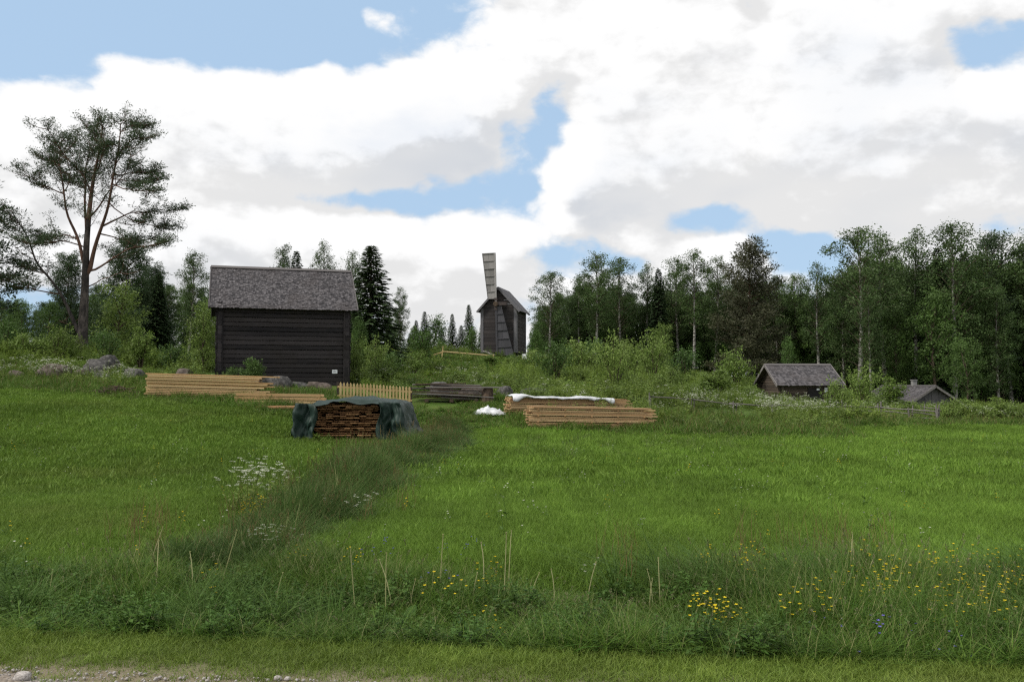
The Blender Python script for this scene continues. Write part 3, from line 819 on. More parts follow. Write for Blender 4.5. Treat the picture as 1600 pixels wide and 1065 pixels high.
# --- big dark barn
bc = gp(440, 43.4); BARN_YAW = math.radians(17)
d_front = 41.0
zb = gz(ray_x(440, 41), 41) - 0.12
barn = empty('log_barn', (bc.x, bc.y, zb), BARN_YAW, 'large dark tarred log barn with grey shingle roof behind the picket fence panel', 'barn')
BL, BD = 5.75, 4.6
BH = pz(475, 41) - zb; BR = pz(423, 43.3) - pz(475, 41) + .05
log_walls(barn, BL, BD, BH, 18, M['log_dark'], .10)
log_gables(barn, BL, BD, BH, BR, BH / 18, M['log_dark'])
gable_roof(barn, BL, BD, BH - .02, BR, .30, .36, {'deck': M['log_dark'], 'shingle': M['shingle'], 'trim': M['ridge']}, 11, w=.085, exp=.115)
for sx in (-1, 1):
    board('corner_board', barn, (sx * (BL / 2 - .10), -BD / 2 - .045, BH / 2 - .1), (.26, .05, BH - .25), M['log_dark'])
    board('corner_board', barn, (sx * (BL / 2 - .10), BD / 2 + .045, BH / 2 - .1), (.26, .05, BH - .25), M['log_dark'])
nt_ = board('notice', barn, (2.26, -BD / 2 - .03, pz(580, 41) - zb), (.235, .012, .17), M['paper'])
for q in range(3):
    mb = MB(); mb.box((0, 0, 0), (.62, .3, .09)); pr = link('print_line', mb.mesh('print_line', [M['ink']]), nt_, (-.05 + .04 * q, -.45, .22 - .2 * q))
def stone_mesh(seed, mat, rough=.22, sub=3):
    bmv = []
    import bmesh
    bm = bmesh.new(); bmesh.ops.create_icosphere(bm, subdivisions=sub, radius=1.0)
    for v in bm.verts:
        p = v.co.copy()
        k = 1 + rough * mnoise.noise(p * 1.1 + Vector((seed * 7.1, 0, 0))) * 1.6 + rough * .5 * mnoise.noise(p * 2.7 + Vector((0, seed * 3.3, 0)))
        k += .05 * mnoise.noise(p * 6 + Vector((0, 0, seed)))
        # flattened facets
        v.co = p * k
        for ax in range(3):
            v.co[ax] = max(-.86, min(.86, v.co[ax]))
    me = bpy.data.meshes.new('stone'); bm.to_mesh(me); bm.free(); me.materials.append(mat)
    for p in me.polygons: p.use_smooth = True
    return me
STONES = [stone_mesh(s_, M['stone' if s_ % 3 else 'stone_brown']) for s_ in range(6)]
for lx in (-2.6, -1.3, 0.1, 1.4, 2.65):
    wp = barn.matrix_world
    X_, Y_ = bc.x + math.cos(BARN_YAW) * lx + math.sin(BARN_YAW) * BD / 2, bc.y + math.sin(BARN_YAW) * lx - math.cos(BARN_YAW) * BD / 2
    link('foundation_stone', STONES[int(lx * 3) % 6], barn, (lx, -BD / 2 + .1, gz(X_, Y_) - zb - .12), (0, 0, lx), (.3, .26, .30))

# --- windmill on the hill
mp = gp(787, 76); mill_z = pz(556, 76) - .1
mill_z = min(mill_z, mp.z + .5)
mill = empty('windmill', (mp.x, mp.y, mp.z), math.radians(-13), 'weathered grey wooden windmill with two sails on the hilltop', 'windmill')
MW, MD = 2.95, 3.5
mz = lambda py: pz(py, 74.5) - mp.z
z_lo, z_ea, z_ri = mz(551), mz(481), mz(450)
# planked walls, laid course on course
nc = 12; ch = (z_ea - z_lo) / nc
for k in range(nc):
    z = z_lo + ch * (k + .5)
    for sy in (-1, 1):
        board('plank', mill, (0, sy * MD / 2, z), (MW - .1, .05 + .012 * (k % 3), ch - .018), M['mill_wood'])
    for sx in (-1, 1):
        board('plank', mill, (sx * MW / 2, 0, z), (MD - .1, .05 + .012 * (k % 3), ch - .018), M['mill_wood'], (0, 0, math.pi / 2))
for k in range(5):
    z = z_ea + (z_ri - z_ea) * (k + .5) / 5; wd = MW * (1 - (k + .75) / 5) + .1
    for sy in (-1, 1):
        board('gable_plank', mill, (0, sy * MD / 2, z), (wd, .05 + .01 * (k % 2), (z_ri - z_ea) / 5 - .02), M['mill_wood'])
mb = MB(); mb.box((0, 0, (z_lo + z_ea) / 2), (MW - .12, MD - .12, z_ea - z_lo)); link('inner_frame', mb.mesh('mill_inner_frame', [M['mill_wood']]), mill)
for sx in (-1, 1):
    for sy in (-1, 1):
        board('corner_board', mill, (sx * (MW / 2 - .08), sy * (MD / 2 + .045), (z_lo + z_ea) / 2), (.24, .05, z_ea - z_lo), M['mill_trim'])
        board('corner_board', mill, (sx * (MW / 2 + .045), sy * (MD / 2 - .12), (z_lo + z_ea) / 2), (.05, .24, z_ea - z_lo), M['mill_trim'])
# roof: ridge runs front to back
mroot = empty('roof_frame', (0, 0, 0)); bpy.data.objects.remove(mroot)
run = MW / 2; rise = z_ri - z_ea; ang = math.atan2(rise, run); S = math.hypot(run, rise) * 1.22; Lr = MD + .5
for sgn in (-1, 1):
    xax = Vector((0, 1, 0)) if sgn > 0 else Vector((0, -1, 0))
    yax = Vector((-sgn * math.cos(ang), 0, math.sin(ang))); zax = xax.cross(yax)
    Rm = Matrix((xax, yax, zax)).transposed().to_4x4()
    T = Matrix.Translation((sgn * run * 1.22, 0, z_ea - rise * .22 + .04)) @ Rm
    mb = MB(); mb.box((0, S / 2, 0), (Lr, S, .05)); dk = link('roof', mb.mesh('mill_roof_deck', [M['mill_wood']]), mill); dk.matrix_local = T
    nb = 15
    for q in range(nb):
        board('roof_board', dk, (-Lr / 2 + (q + .5) * Lr / nb, S / 2, .04 + .012 * (q % 2)), (Lr / nb - .012, S + .04, .025), M['mill_trim'])
    for e in (-1, 1):
        mb = MB(); mb.box((e * (Lr / 2 + .02), S / 2, -.02), (.04, S + .04, .15)); bb = link('bargeboard', mb.mesh('mill_bargeboard', [M['mill_trim']]), mill); bb.matrix_local = T
# shaft, hub, sails
hub_z = mz(475); yf = -MD / 2
mb = MB(); mb.tube([(-.1, yf + .6, hub_z + .02), (-.1, yf - .75, hub_z - .04)], .2, 10); link('windshaft', mb.mesh('windshaft', [M['brush']], False), mill)
mb = MB(); mb.box((-.1, yf - .52, hub_z + .35), (.24, .26, .2)); mb.box((.3, yf - .5, hub_z - .02), (1.0, .26, .26)); mb.box((-.1, yf - .52, hub_z - .4), (.22, .24, .3))
link('hub', mb.mesh('sail_hub', [M['iron']]), mill)
def sail(root, up):
    s_ = 1 if up else -1
    mat = M['blade_lit'] if up else M['blade_shaded']  # lit tone painted on the upper sail, shaded tone on the lower
    tip = mz(396) - hub_z if up else hub_z - mz(556)
    holder = link('sail', None, root) if False else None
    mb = MB(); mb.box((0, 0, s_ * tip / 2), (.15, .12, tip)); sp = link('sail', mb.mesh('sail_spar', [mat]), root, (-.1, yf - .55, hub_z), (0, math.radians(-1.5), 0))
    n = 6; z0 = .38 if up else .2
    for q in range(n):
        za, zb_ = z0 + (tip - z0) * q / n, z0 + (tip - z0) * (q + 1) / n
        def wd(z): return .52 + .42 * z / tip if up else .28 + .98 * z / tip
        for c0, c1 in ((0, .5), (.5, 1.0)):
            V_ = []
            for yy in (-.02, .02):
                for (z, f) in ((za + .012, c0), (za + .012, c1 - .01), (zb_ - .012, c1 - .01), (zb_ - .012, c0)):
                    V_.append((-s_ * (.075 + wd(z) * f), yy + .012 * (q % 2), s_ * z))
            mb = MB(); mb.add(V_, [[0, 1, 2, 3], [7, 6, 5, 4], [0, 4, 5, 1], [1, 5, 6, 2], [2, 6, 7, 3], [3, 7, 4, 0]])
            link('sail_board', mb.mesh('sail_board', [mat]), sp)
        mb = MB(); mb.box((-s_ * (wd(zb_) / 2 + .06), -.05, s_ * (zb_ - .02)), (wd(zb_) + .1, .05, .05)); link('crossbar', mb.mesh('sail_crossbar', [mat]), sp)
    mb = MB()
    mb.add([(-s_ * (.075 + wd(z0)), -.04, s_ * z0), (-s_ * (.12 + wd(z0)), -.04, s_ * z0), (-s_ * (.12 + wd(tip)), -.04, s_ * tip), (-s_ * (.075 + wd(tip)), -.04, s_ * tip),
            (-s_ * (.075 + wd(z0)), .04, s_ * z0), (-s_ * (.12 + wd(z0)), .04, s_ * z0), (-s_ * (.12 + wd(tip)), .04, s_ * tip), (-s_ * (.075 + wd(tip)), .04, s_ * tip)],
           [[0, 1, 2, 3], [7, 6, 5, 4], [0, 4, 5, 1], [1, 5, 6, 2], [2, 6, 7, 3], [3, 7, 4, 0]])
    link('edge_lath', mb.mesh('sail_edge_lath', [mat]), sp)
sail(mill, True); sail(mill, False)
# trestle, stair rail at the foot
mb = MB(); mb.box((0, 0, z_lo - .1), (MW - .3, .28, .22)); mb.box((0, -1.2, z_lo - .1), (.26, .26, .2)); mb.box((0, 0, z_lo / 2 - .2), (1.9, 2.2, z_lo + .38)); link('trestle', mb.mesh('mill_trestle', [M['mill_wood']]), mill)
for sx in (-1, 1):
    for sy in (-1, 1):
        board('prop', mill, (sx * 1.15, sy * 1.3, z_lo / 2 - .2), (.2, .2, z_lo + .5), M['mill_wood'])
a0, a1 = Vector((-1.25, -MD / 2 - .25, z_lo + .12)), Vector((-.1, -MD / 2 - .75, .12))
for off in (0, .18):
    mb = MB(); mb.tube([a0 + Vector((off, 0, 0)), a1 + Vector((off, 0, -.05))], .06, 5); link('tail_pole', mb.mesh('tail_pole', [M['grey_board']]), mill)

# --- small granary on the right slope
gc = gp(1246, 62.0); zg = pz(629, 60.5) - .35
GY = math.radians(-17 + 23)
gran = empty('granary', (gc.x, gc.y, zg), GY, 'small log granary with shingle roof and two white notices on its door side', 'granary')
GL, GD = 3.95, 3.7
GH = pz(599, 60.2) - zg; GR = pz(571, 61.5) - pz(599, 60.2)
log_walls(gran, GL, GD, GH, 10, M['log_grey'], .16)
log_gables(gran, GL, GD, GH, GR, GH / 10, M['log_grey'])
gable_roof(gran, GL, GD, GH, GR, .26, .34, {'deck': M['log_grey'], 'shingle': M['shingle'], 'trim': M['grey_board']}, 21, w=.14, exp=.17)
board('door', gran, (.35, -GD / 2 - .045, GH * .42), (.95, .05, GH * .78), M['log_dark'])
for (lx, pyy, w_, h_) in ((.55, 608, .2, .12), (1.1, 609, .2, .3)):
    n_ = board('notice', gran, (lx, -GD / 2 - .085, pz(pyy, 60) - zg), (w_, .012, h_), M['paper'])
    if h_ > .2:
        for q in range(2):
            mb = MB(); mb.box((0, 0, 0), (.6, .3, .08)); link('print_line', mb.mesh('print_line', [M['ink']]), n_, (0, -.45, .2 - .25 * q))
for lx in (-1.7, 0, 1.7): link('foundation_stone', STONES[int(lx * 2) % 6], gran, (lx, -GD / 2 + .1, -.1), (0, 0, lx), (.32, .28, .26))

# --- low cabin at the forest edge
CYAW = math.radians(-86); CL, CD = 8.0, 4.2
cg = gp(1457, 71.0); zc = pz(645, 71) - .35
cab = empty('cabin', (cg.x - math.cos(CYAW) * CL / 2, cg.y - math.sin(CYAW) * CL / 2, zc), CYAW, 'low grey cabin with planked gable and small pale chimney at forest edge', 'cabin')
CH = pz(631, 71) - zc; CR = pz(604, 71) - pz(631, 71)
log_walls(cab, CL, CD, max(CH, .8), 5, M['log_grey'], .12)
gable_roof(cab, CL, CD, CH, CR, .45, .45, {'deck': M['log_grey'], 'shingle': M['shingle'], 'trim': M['grey_board']}, 31, w=.16, exp=.2)
for sx in (-1, 1):
    n = 15
    for k in range(n):
        yy = -CD / 2 + (k + .5) * CD / n
        hh = CR * (1 - abs(yy) / (CD / 2)) - .02
        if hh > .08: board('gable_plank', cab, (sx * (CL / 2 + .02 + .012 * (k % 2)), yy, CH + hh / 2), (.03, CD / n - .012, hh), M['plank_grey'])
    board('tie_beam', cab, (sx * (CL / 2 + .06), 0, CH + .02), (.1, CD + .3, .14), M['plank_grey'])
    for k in range(11):
        board('wall_plank', cab, (sx * (CL / 2 + .10), -CD / 2 + (k + .5) * CD / 11, CH / 2 - .05), (.03, CD / 11 - .015, CH - .1), M['plank_grey'])
ch_ = board('chimney', cab, (1.0, 0.05, CH + CR + .15), (.34, .34, .75), M['plaster'])
mb = MB(); mb.box((0, 0, .52), (1.25, 1.25, .08)); link('chimney_cap', mb.mesh('chimney_cap', [M['plaster']]), ch_)

# --- shed just cut by the right edge of the photograph
sp_ = gp(1668, 66); zs = sp_.z
shed = empty('shed', (sp_.x, sp_.y, zs), math.radians(-30), 'grey shed whose pale roof edge just enters at the right border', 'shed')
SH = max(pz(648, 65) - zs, .6)
log_walls(shed, 4.0, 3.6, SH, 5, M['log_grey'], .12)
log_gables(shed, 4.0, 3.6, SH, 1.5, .25, M['log_grey'])
gable_roof(shed, 4.0, 3.6, SH, 1.5, .35, .35, {'deck': M['log_grey'], 'shingle': M['shingle'], 'trim': M['grey_board']}, 41, w=.16, exp=.2)

# ------------------------------------------------------------------ timber
def stack(name, label, c, yaw, L, rows, cols, bw, bh, seed, jit=.03, gap=.006, sticker=0, end_mat=None, mat=None, cut=None, tilt=0.0, group='stacks of fresh sawn timber', row_len=None):
    """boards lie along local x, layer on layer"""
    rr = random.Random(seed)
    root = empty(name, c, yaw, label, 'lumber', group)
    root.rotation_euler = (0, tilt, yaw)
    z = 0.0
    W_ = cols * (bw + gap)
    for r in range(rows):
        if sticker and r % sticker == 0:
            for q in range(5):
                board('spacer', root, (-L / 2 + .25 + q * (L - .5) / 4, 0, z + .0125), (.05, W_ + rr.uniform(.04, .16), .025), M['timber_end'])
            z += .026
        l0, l1 = (-L / 2, L / 2) if row_len is None else row_len(r, rows, L)
        for k in range(cols):
            a = l0 + rr.uniform(-jit, jit); b = l1 + rr.uniform(-jit, jit) * 2
            bb = board('board', root, ((a + b) / 2, -W_ / 2 + (k + .5) * (bw + gap) + rr.uniform(-.03, .03), z + bh / 2), (b - a, bw, bh * rr.uniform(.62, .82)), mat or M['timber'])
            bb.rotation_euler = (rr.uniform(-.01, .01), 0, rr.uniform(-.004, .004))
        z += bh
    return root, z

# long stack on the left: its front runs across the view, right ends stepped
lp = gp(330, 33.4); yaw_l = math.radians(9)
_ls = random.Random(5)
_steps = [_ls.uniform(-.5, .12) for _ in range(20)]
def left_rows(r, rows, L):
    t = r / (rows - 1)
    return (-L / 2 + .03 * math.sin(r * 2.1), L / 2 - .05 + (0.25 if r == rows - 1 else (-.35 if r > rows - 4 else _steps[r])))
st1, zt = stack('lumber_stack', 'long stack of pale sawn boards with stepped right ends at lawn edge left of barn', (lp.x, lp.y, lp.z - .05), yaw_l, 4.35, 15, 6, .15, .060, 4, .04, row_len=left_rows, tilt=math.radians(1.6))
lp2 = gp(440, 32.2)
st2, _ = stack('lumber_stack', 'low stack of thick beams between the long stack and the tarpaulin', (lp2.x, lp2.y, lp2.z - .04), math.radians(4), 3.0, 4, 4, .16, .12, 8, .08, tilt=math.radians(1.0))
# a round log in front of it
lg = gp(455, 30.6)
mb = MB(); mb.tube([(-1.15, 0, 0), (-.4, 0, .02), (.4, 0, .01), (1.1, 0, .05)], [.075, .08, .085, .09], 10)
tag(link('round_log', mb.mesh('peeled_round_log', [M['timber_end']], True), None, (lg.x, lg.y, lg.z + .14), (0, 0, math.radians(6))), 'thin peeled log lying in grass left of the tarpaulin', 'log')

# covered stack: boards point at the camera
tp = gp(559, 27.9); tz = gz(tp.x, 26.4) - .03
PW = 2.06
tarp_root = empty('lumber_stack', (tp.x, tp.y, tz), math.radians(0), 'stack of boards with open brown ends under dark green tarpaulin', 'lumber', 'stacks of fresh sawn timber')
rr = random.Random(12)
z = .06
for q in range(3): board('bearer', tarp_root, (0, -1.2 + q * 1.1, .02), (PW, .12, .09), M['timber_end'])
row = 0
while z < 1.16:
    bh = .05
    x = -PW / 2
    back = rr.choice((0, 0, .10, .22, .30)) if z < .95 else rr.choice((-.06, 0, .05))
    while x < PW / 2 - .05:
        bw = min(rr.choice((.17, .2, .2)), PW / 2 - x)
        top_skip = z > 1.08 and rr.random() < .4
        if not top_skip and rr.random() > .06:
            y0 = -1.5 + back + (rr.uniform(-.03, .03) if rr.random() < .75 else rr.uniform(.1, .3))
            board('board', tarp_root, (x + bw / 2, (y0 + 1.4) / 2, z + bh / 2), (bw - .012, 1.4 - y0, .026), M['timber_end'], (0, rr.uniform(-.012, .012), 0))
        x += bw
    z += bh
    row += 1
pile_top = z
def cloth_grid(fn, nu, nv):
    V_ = np.array([fn(a / (nu - 1), b / (nv - 1)) for b in range(nv) for a in range(nu)])
    i = np.arange(nv - 1)[:, None] * nu; j = np.arange(nu - 1)[None]
    return V_, np.stack([i + j, i + j + 1, i + nu + j + 1, i + nu + j], -1).reshape(-1, 4)
# profile across the pile (x, z) from left hem to right hem
prof = np.array([(-1.62, .18), (-1.52, .50), (-1.42, .82), (-1.26, 1.08), (-1.05, 1.19), (-.75, 1.21), (-.5, 1.25), (-.15, 1.30), (.3, 1.29), (.65, 1.24), (1.0, 1.20), (1.3, 1.19), (1.46, 1.12),
                 (1.55, .92), (1.62, .66), (1.72, .42), (1.90, .22), (2.15, .10), (2.42, .05)])
pt = np.linspace(0, 1, len(prof))
def tarp_pt(u, v):
    x = np.interp(u, pt, prof[:, 0]); z_ = np.interp(u, pt, prof[:, 1])
    y = -1.60 + v * 3.3
    n_ = mnoise.noise(Vector((u * 9, y * 1.1, 1.0))); n2 = mnoise.noise(Vector((u * 24, y * 3.5, 5.0)))
    side = smooth01((abs(u - .48) - .22) / .15)
    fr = (1 - smooth01(v / .25))
    x += (.10 * n_ + .04 * n2) * (0.3 + side) - .15 * side * v * np.sign(x) * .3
    z_ += (.05 * n_ + .022 * n2) * (1 - .5 * side) + .02 * n2
    cr_ = .5 - abs(mnoise.noise(Vector((u * 13, y * 1.7, 9.0)))) * 1.6
    x += .05 * cr_ * side * np.sign(x); z_ += .035 * cr_ * (1 - side)
    if side > .5: y -= .10 * fr * (1 + n_) + .25 * fr * smooth01((u - .8) / .2)
    z_ -= fr ** 2 * (1 - side) * (.10 + .03 * math.sin(u * 31) + .05 * n_)
    y -= .12 * fr * (1 - side)
    return (x, y, max(z_, .03))
def left_flap(u, v):       # hangs in front of the stack's left end
    x = -1.46 + u * (.56 + .06 * math.sin(v * 6)) + .05 * mnoise.noise(Vector((u * 4, v * 2, 2))) - .12 * (1 - u) * v + .05 * v * u
    z_ = (1.17 - .03 * u) * (1 - v) + v * (.02 if u > .35 else .02 + .9 * (.35 - u))
    y = -1.70 - .09 * (1 - 1.7 * abs(mnoise.noise(Vector((u * 5, v * 2.2, 71))))) - .09 * math.sin(u * 8 + 1.2 * math.sin(v * 4)) - .14 * v + .09 * mnoise.noise(Vector((u * 7, v * 5, 7)))
    return (x, y, z_)
def right_flap(u, v):
    x = .90 + .06 * math.sin(v * 7) + u * (.60 + .55 * v ** 1.5) + .04 * mnoise.noise(Vector((u * 4, v * 3, 12)))
    z_ = (1.20 - .02 * u) * (1 - v) + v * .03
    y = -1.68 - .10 * (1 - 1.7 * abs(mnoise.noise(Vector((u * 5, v * 2.4, 81))))) - .09 * math.sin(u * 8 + .5 + 1.3 * math.sin(v * 3)) * (.4 + v) - .2 * v * u + .10 * mnoise.noise(Vector((u * 6, v * 5, 17)))
    return (x, y, z_)
mb = MB()
for fn, nu, nv in ((tarp_pt, 76, 40), (left_flap, 22, 30), (right_flap, 30, 30)):
    V_, F_ = cloth_grid(fn, nu, nv); mb.add(V_, F_)
tarp = link('green_tarpaulin', mb.mesh('green_tarpaulin', [M['tarp']], True), None, (tp.x, tp.y, tz))
md = tarp.modifiers.new('thickness', 'SOLIDIFY'); md.thickness = .008
tag(tarp, 'dark green tarpaulin draped over the board stack, hem trailing right', 'tarpaulin')

# stake leaning in the lawn
a = gp(466, 27.6); b = gp(486, 28.0)
mb = MB(); mb.tube([(0, 0, -.02), (b.x - a.x, b.y - a.y, .30 + b.z - a.z)], .018, 6)
tag(link('wooden_stake', mb.mesh('wooden_stake', [M['picket']]), None, a), 'thin pale stake leaning in grass at the tarpaulin corner', 'stake')

# right stacks
rp = gp(884, 34.4)
st4, zt4 = stack('lumber_stack', 'upper stack of sawn boards under the white plastic sheet', (rp.x + .05, rp.y, rp.z - .1), math.radians(12), 4.55, 15, 7, .15, .044, 20, .10, sticker=5, tilt=math.radians(1.2), mat=M['timber_warm'])
rp2 = gp(919, 31.6)
st5, zt5 = stack('lumber_stack', 'lower front stack of sawn boards with bright spacer ends beside the field', (rp2.x, rp2.y, rp2.z - .06), math.radians(8), 4.2, 14, 6, .15, .045, 23, .14, sticker=4, tilt=math.radians(1.3), mat=M['timber_warm'])
# white sheet over the upper stack
def sheet(u, v):
    x = -2.25 + u * 3.9 + .05 * mnoise.noise(Vector((u * 6, v * 3, 31)))
    y = -.72 + v * 1.4
    bul = .11 * math.exp(-((u - .1) / .09) ** 2) + .06 * math.exp(-((u - .74) / .1) ** 2) + .03 * math.exp(-((u - .42) / .1) ** 2) + .035
    z_ = zt4 - .01 + bul * (1 - (2 * v - 1) ** 4 * .3) * (.8 + .5 * mnoise.noise(Vector((u * 11, v * 5, 41)))) + .03 * (.5 - abs(mnoise.noise(Vector((u * 26, v * 9, 3)))))
    if v < .12:
        z_ -= (.12 - v) / .12 * (.05 + .12 * max(0, mnoise.noise(Vector((u * 7, 0, 55)))) + .16 * math.exp(-((u - .04) / .06) ** 2) + .12 * math.exp(-((u - .98) / .05) ** 2)); y = -.66
    return (x, y, z_)
mb = MB(); V_, F_ = cloth_grid(sheet, 90, 26); mb.add(V_, F_)
sh = link('white_plastic_sheet', mb.mesh('white_plastic_sheet', [M['white_plastic']], True), None, (rp.x + .05, rp.y, rp.z - .1), (0, math.radians(1.2), math.radians(12)))
sh.modifiers.new('thickness', 'SOLIDIFY').thickness = .008
tag(sh, 'white plastic sheet lying along the top of the upper board stack', 'plastic sheet')
wp_ = gp(764, 34.0)
def heap(u, v):
    a_ = u * 6.283; r_ = v
    h_ = (1 - r_ ** 1.7)
    return (.66 * r_ * math.cos(a_) * (1 + .2 * mnoise.noise(Vector((math.cos(a_) * 2, math.sin(a_) * 2, 3)))), .4 * r_ * math.sin(a_), h_ * .26 * (1 + .7 * mnoise.noise(Vector((r_ * math.cos(a_) * 4 + 9, r_ * math.sin(a_) * 4, 1)))) + .03 + .04 * mnoise.noise(Vector((r_ * math.cos(a_) * 11, r_ * math.sin(a_) * 11, 6))))
mb = MB(); V_, F_ = cloth_grid(heap, 48, 16); mb.add(V_, F_)
tag(link('white_plastic_bundle', mb.mesh('white_plastic_bundle', [M['white_plastic']], True), None, (wp_.x, wp_.y, wp_.z - .02)), 'crumpled white plastic bundle in grass left of the upper stack', 'plastic sheet')

# picket panel leaning against the stones
pp = gp(587, 35.6)
x0, x1 = ray_x(531, 35.2), ray_x(643, 36.2)
pz0 = pz(628, 35.6)
pan = empty('picket_fence_panel', (pp.x, pp.y, pz0), math.atan2(1.0, x1 - x0), 'new unpainted picket fence panel beside the barn corner', 'fence panel')
PL = math.hypot(1.0, x1 - x0); npk = 22
mb = MB(); w_, t_, h_ = .075, .022, .70
mb.add([(-w_ / 2, -t_ / 2, 0), (w_ / 2, -t_ / 2, 0), (w_ / 2, -t_ / 2, h_ - .07), (0, -t_ / 2, h_), (-w_ / 2, -t_ / 2, h_ - .07)][:4] + [(-w_ / 2, -t_ / 2, h_ - .07)] + [(-w_ / 2, t_ / 2, 0), (w_ / 2, t_ / 2, 0), (w_ / 2, t_ / 2, h_ - .07), (0, t_ / 2, h_), (-w_ / 2, t_ / 2, h_ - .07)],
       [[0, 1, 2, 4], [5, 9, 7, 6], [0, 5, 6, 1], [1, 6, 7, 2], [2, 7, 8, 3], [3, 8, 9, 4], [4, 9, 5, 0]])
mb.add([(-w_ / 2, -t_ / 2, h_ - .07), (w_ / 2, -t_ / 2, h_ - .07), (0, -t_ / 2, h_), (-w_ / 2, t_ / 2, h_ - .07), (w_ / 2, t_ / 2, h_ - .07), (0, t_ / 2, h_)], [[0, 1, 2], [3, 5, 4]])
pk = mb.mesh('picket', [M['picket']])
slope = (pz(606, 36.2) - pz(598, 35.2)) / PL
for k in range(npk):
    xx = -PL / 2 + (k + .5) * PL / npk
    link('picket', pk, pan, (xx, 0, slope * xx + random.uniform(-.012, .012) + .0), (0, random.uniform(-.01, .01), 0))
for zz in (.16, .5):
    mb = MB(); mb.box((0, .035, 0), (PL + .1, .04, .075)); link('rail', mb.mesh('picket_rail', [M['picket']]), pan, (0, 0, zz), (0, -math.atan(slope), 0))
for e in (-1, 1):
    mb = MB(); mb.box((0, 0, 0), (.07, .07, .95)); link('post', mb.mesh('fence_post', [M['log_grey']]), pan, (e * (PL / 2 + .03), .09, .22 + slope * e * PL / 2))

# old weathered boards and stones right of the panel
ob = gp(705, 37.2)
old = empty('old_plank_pile', (ob.x, ob.y, ob.z + .05), math.radians(6), 'low pile of weathered dark planks between picket panel and white sheet', 'plank pile')
rr = random.Random(3)
for k in range(15):
    L_ = rr.uniform(1.3, 2.9)
    board('plank', old, (rr.uniform(-.5, .5), rr.uniform(-.55, .55), .06 + .045 * k), (L_ * 1.15, .19, .04), M['rail'] if k % 2 else M['brush'], (rr.uniform(-.08, .08), rr.uniform(-.03, .05), rr.uniform(-.12, .12)))
for k in range(3):
    board('bearer', old, (-1.0 + k, 0, .02), (.14, 1.2, .12), M['brush'])
mb = MB(); mb.tube([(-1.6, -.75, .30), (-.3, -.78, .26), (1.7, -.72, .14)], .03, 6); link('pole', mb.mesh('pole', [M['rail']]), old)
sb = gp(761, 37.0)
mb = MB(); th = np.linspace(0, 1, 6)
mb.tube([(0, 0, -.1), (0, 0, .2), (.02, 0, .42), (.05, .02, .62)], [.30, .25, .24, .2], 11)
tag(link('tree_stump', mb.mesh('tree_stump', [M['brush']]), None, sb), 'dark broken stump right of the weathered plank pile', 'stump')

# boulders
BOULD = [(84, 38.0, 584, 50, 26, 'broad grey boulder left of the others at the lawn edge'), (150, 39.5, 574, 36, 22, 'grey boulder under the tall pine among flowers'),
         (172, 41, 563, 26, 14, 'pale rounded boulder highest under the tall pine'), (128, 38.2, 584, 22, 12, 'small pale boulder in white flowers'),
         (163, 37.5, 590, 24, 12, 'dark small boulder at the flowers below the pine'), (212, 38.5, 584, 36, 14, 'flat boulder left of the long lumber stack'),
         (286, 37.5, 585, 30, 16, 'brownish boulder showing above the long lumber stack'), (415, 38.4, 596, 30, 14, 'boulder with weeds at the barn wall middle'),
         (440, 38.0, 598, 34, 18, 'grey boulder before the barn wall left of another'), (500, 38.2, 606, 34, 16, 'grey boulder before the barn below the notice'),
         (470, 38.6, 604, 26, 12, 'small boulder between two larger ones at the barn'), (690, 39, 606, 40, 16, 'dark boulder behind the weathered plank pile'),
         (735, 39, 612, 34, 14, 'grey boulder right of the weathered plank pile'), (790, 40, 610, 26, 12, 'boulder showing behind the white sheet left end'),
         (835, 40, 613, 40, 12, 'low dark boulder behind the white sheet'), (28, 38, 586, 24, 12, 'half hidden boulder at the left border')]
for k, (px, d, pyc, wpx, hpx, lab) in enumerate(BOULD):
    w_ = wpx / F_PX * d; h_ = hpx / F_PX * d
    x = ray_x(px, d); z0 = gz(x, d); zc_ = pz(pyc, d)
    zt_ = max(zc_ + h_ * .6, z0 + .25)
    hz_ = max((zt_ - (z0 - .2)) / 2, .18)
    tag(link('boulder', STONES[k % 6], None, (x, d, zt_ - hz_), (random.uniform(-.12, .12), random.uniform(-.12, .12), random.uniform(0, 6)), (w_ * .62, w_ * .5, hz_ / .86)), lab, 'boulder', 'boulders along the foot of the hill')

# heap of brushwood at the lawn edge
hp = gp(182, 33.2); mb = MB(); rr = random.Random(8)
for k in range(70):
    a = rr.uniform(0, 6.28); r_ = rr.uniform(0, .5); L_ = rr.uniform(.25, .8)
    c0 = Vector((r_ * math.cos(a) * 1.3, r_ * math.sin(a), rr.uniform(.02, .38 * (1 - r_))))
    d_ = Vector((rr.uniform(-1, 1), rr.uniform(-1, 1), rr.uniform(-.2, .25))).normalized() * L_ / 2
    mb.tube([c0 - d_, c0 + Vector((0, 0, .03)), c0 + d_], [.02, .017, .008], 5)
tag(link('brushwood_heap', mb.mesh('brushwood_heap', [M['brush']]), None, hp), 'small brown brushwood heap at the lawn edge below the pine', 'brushwood')

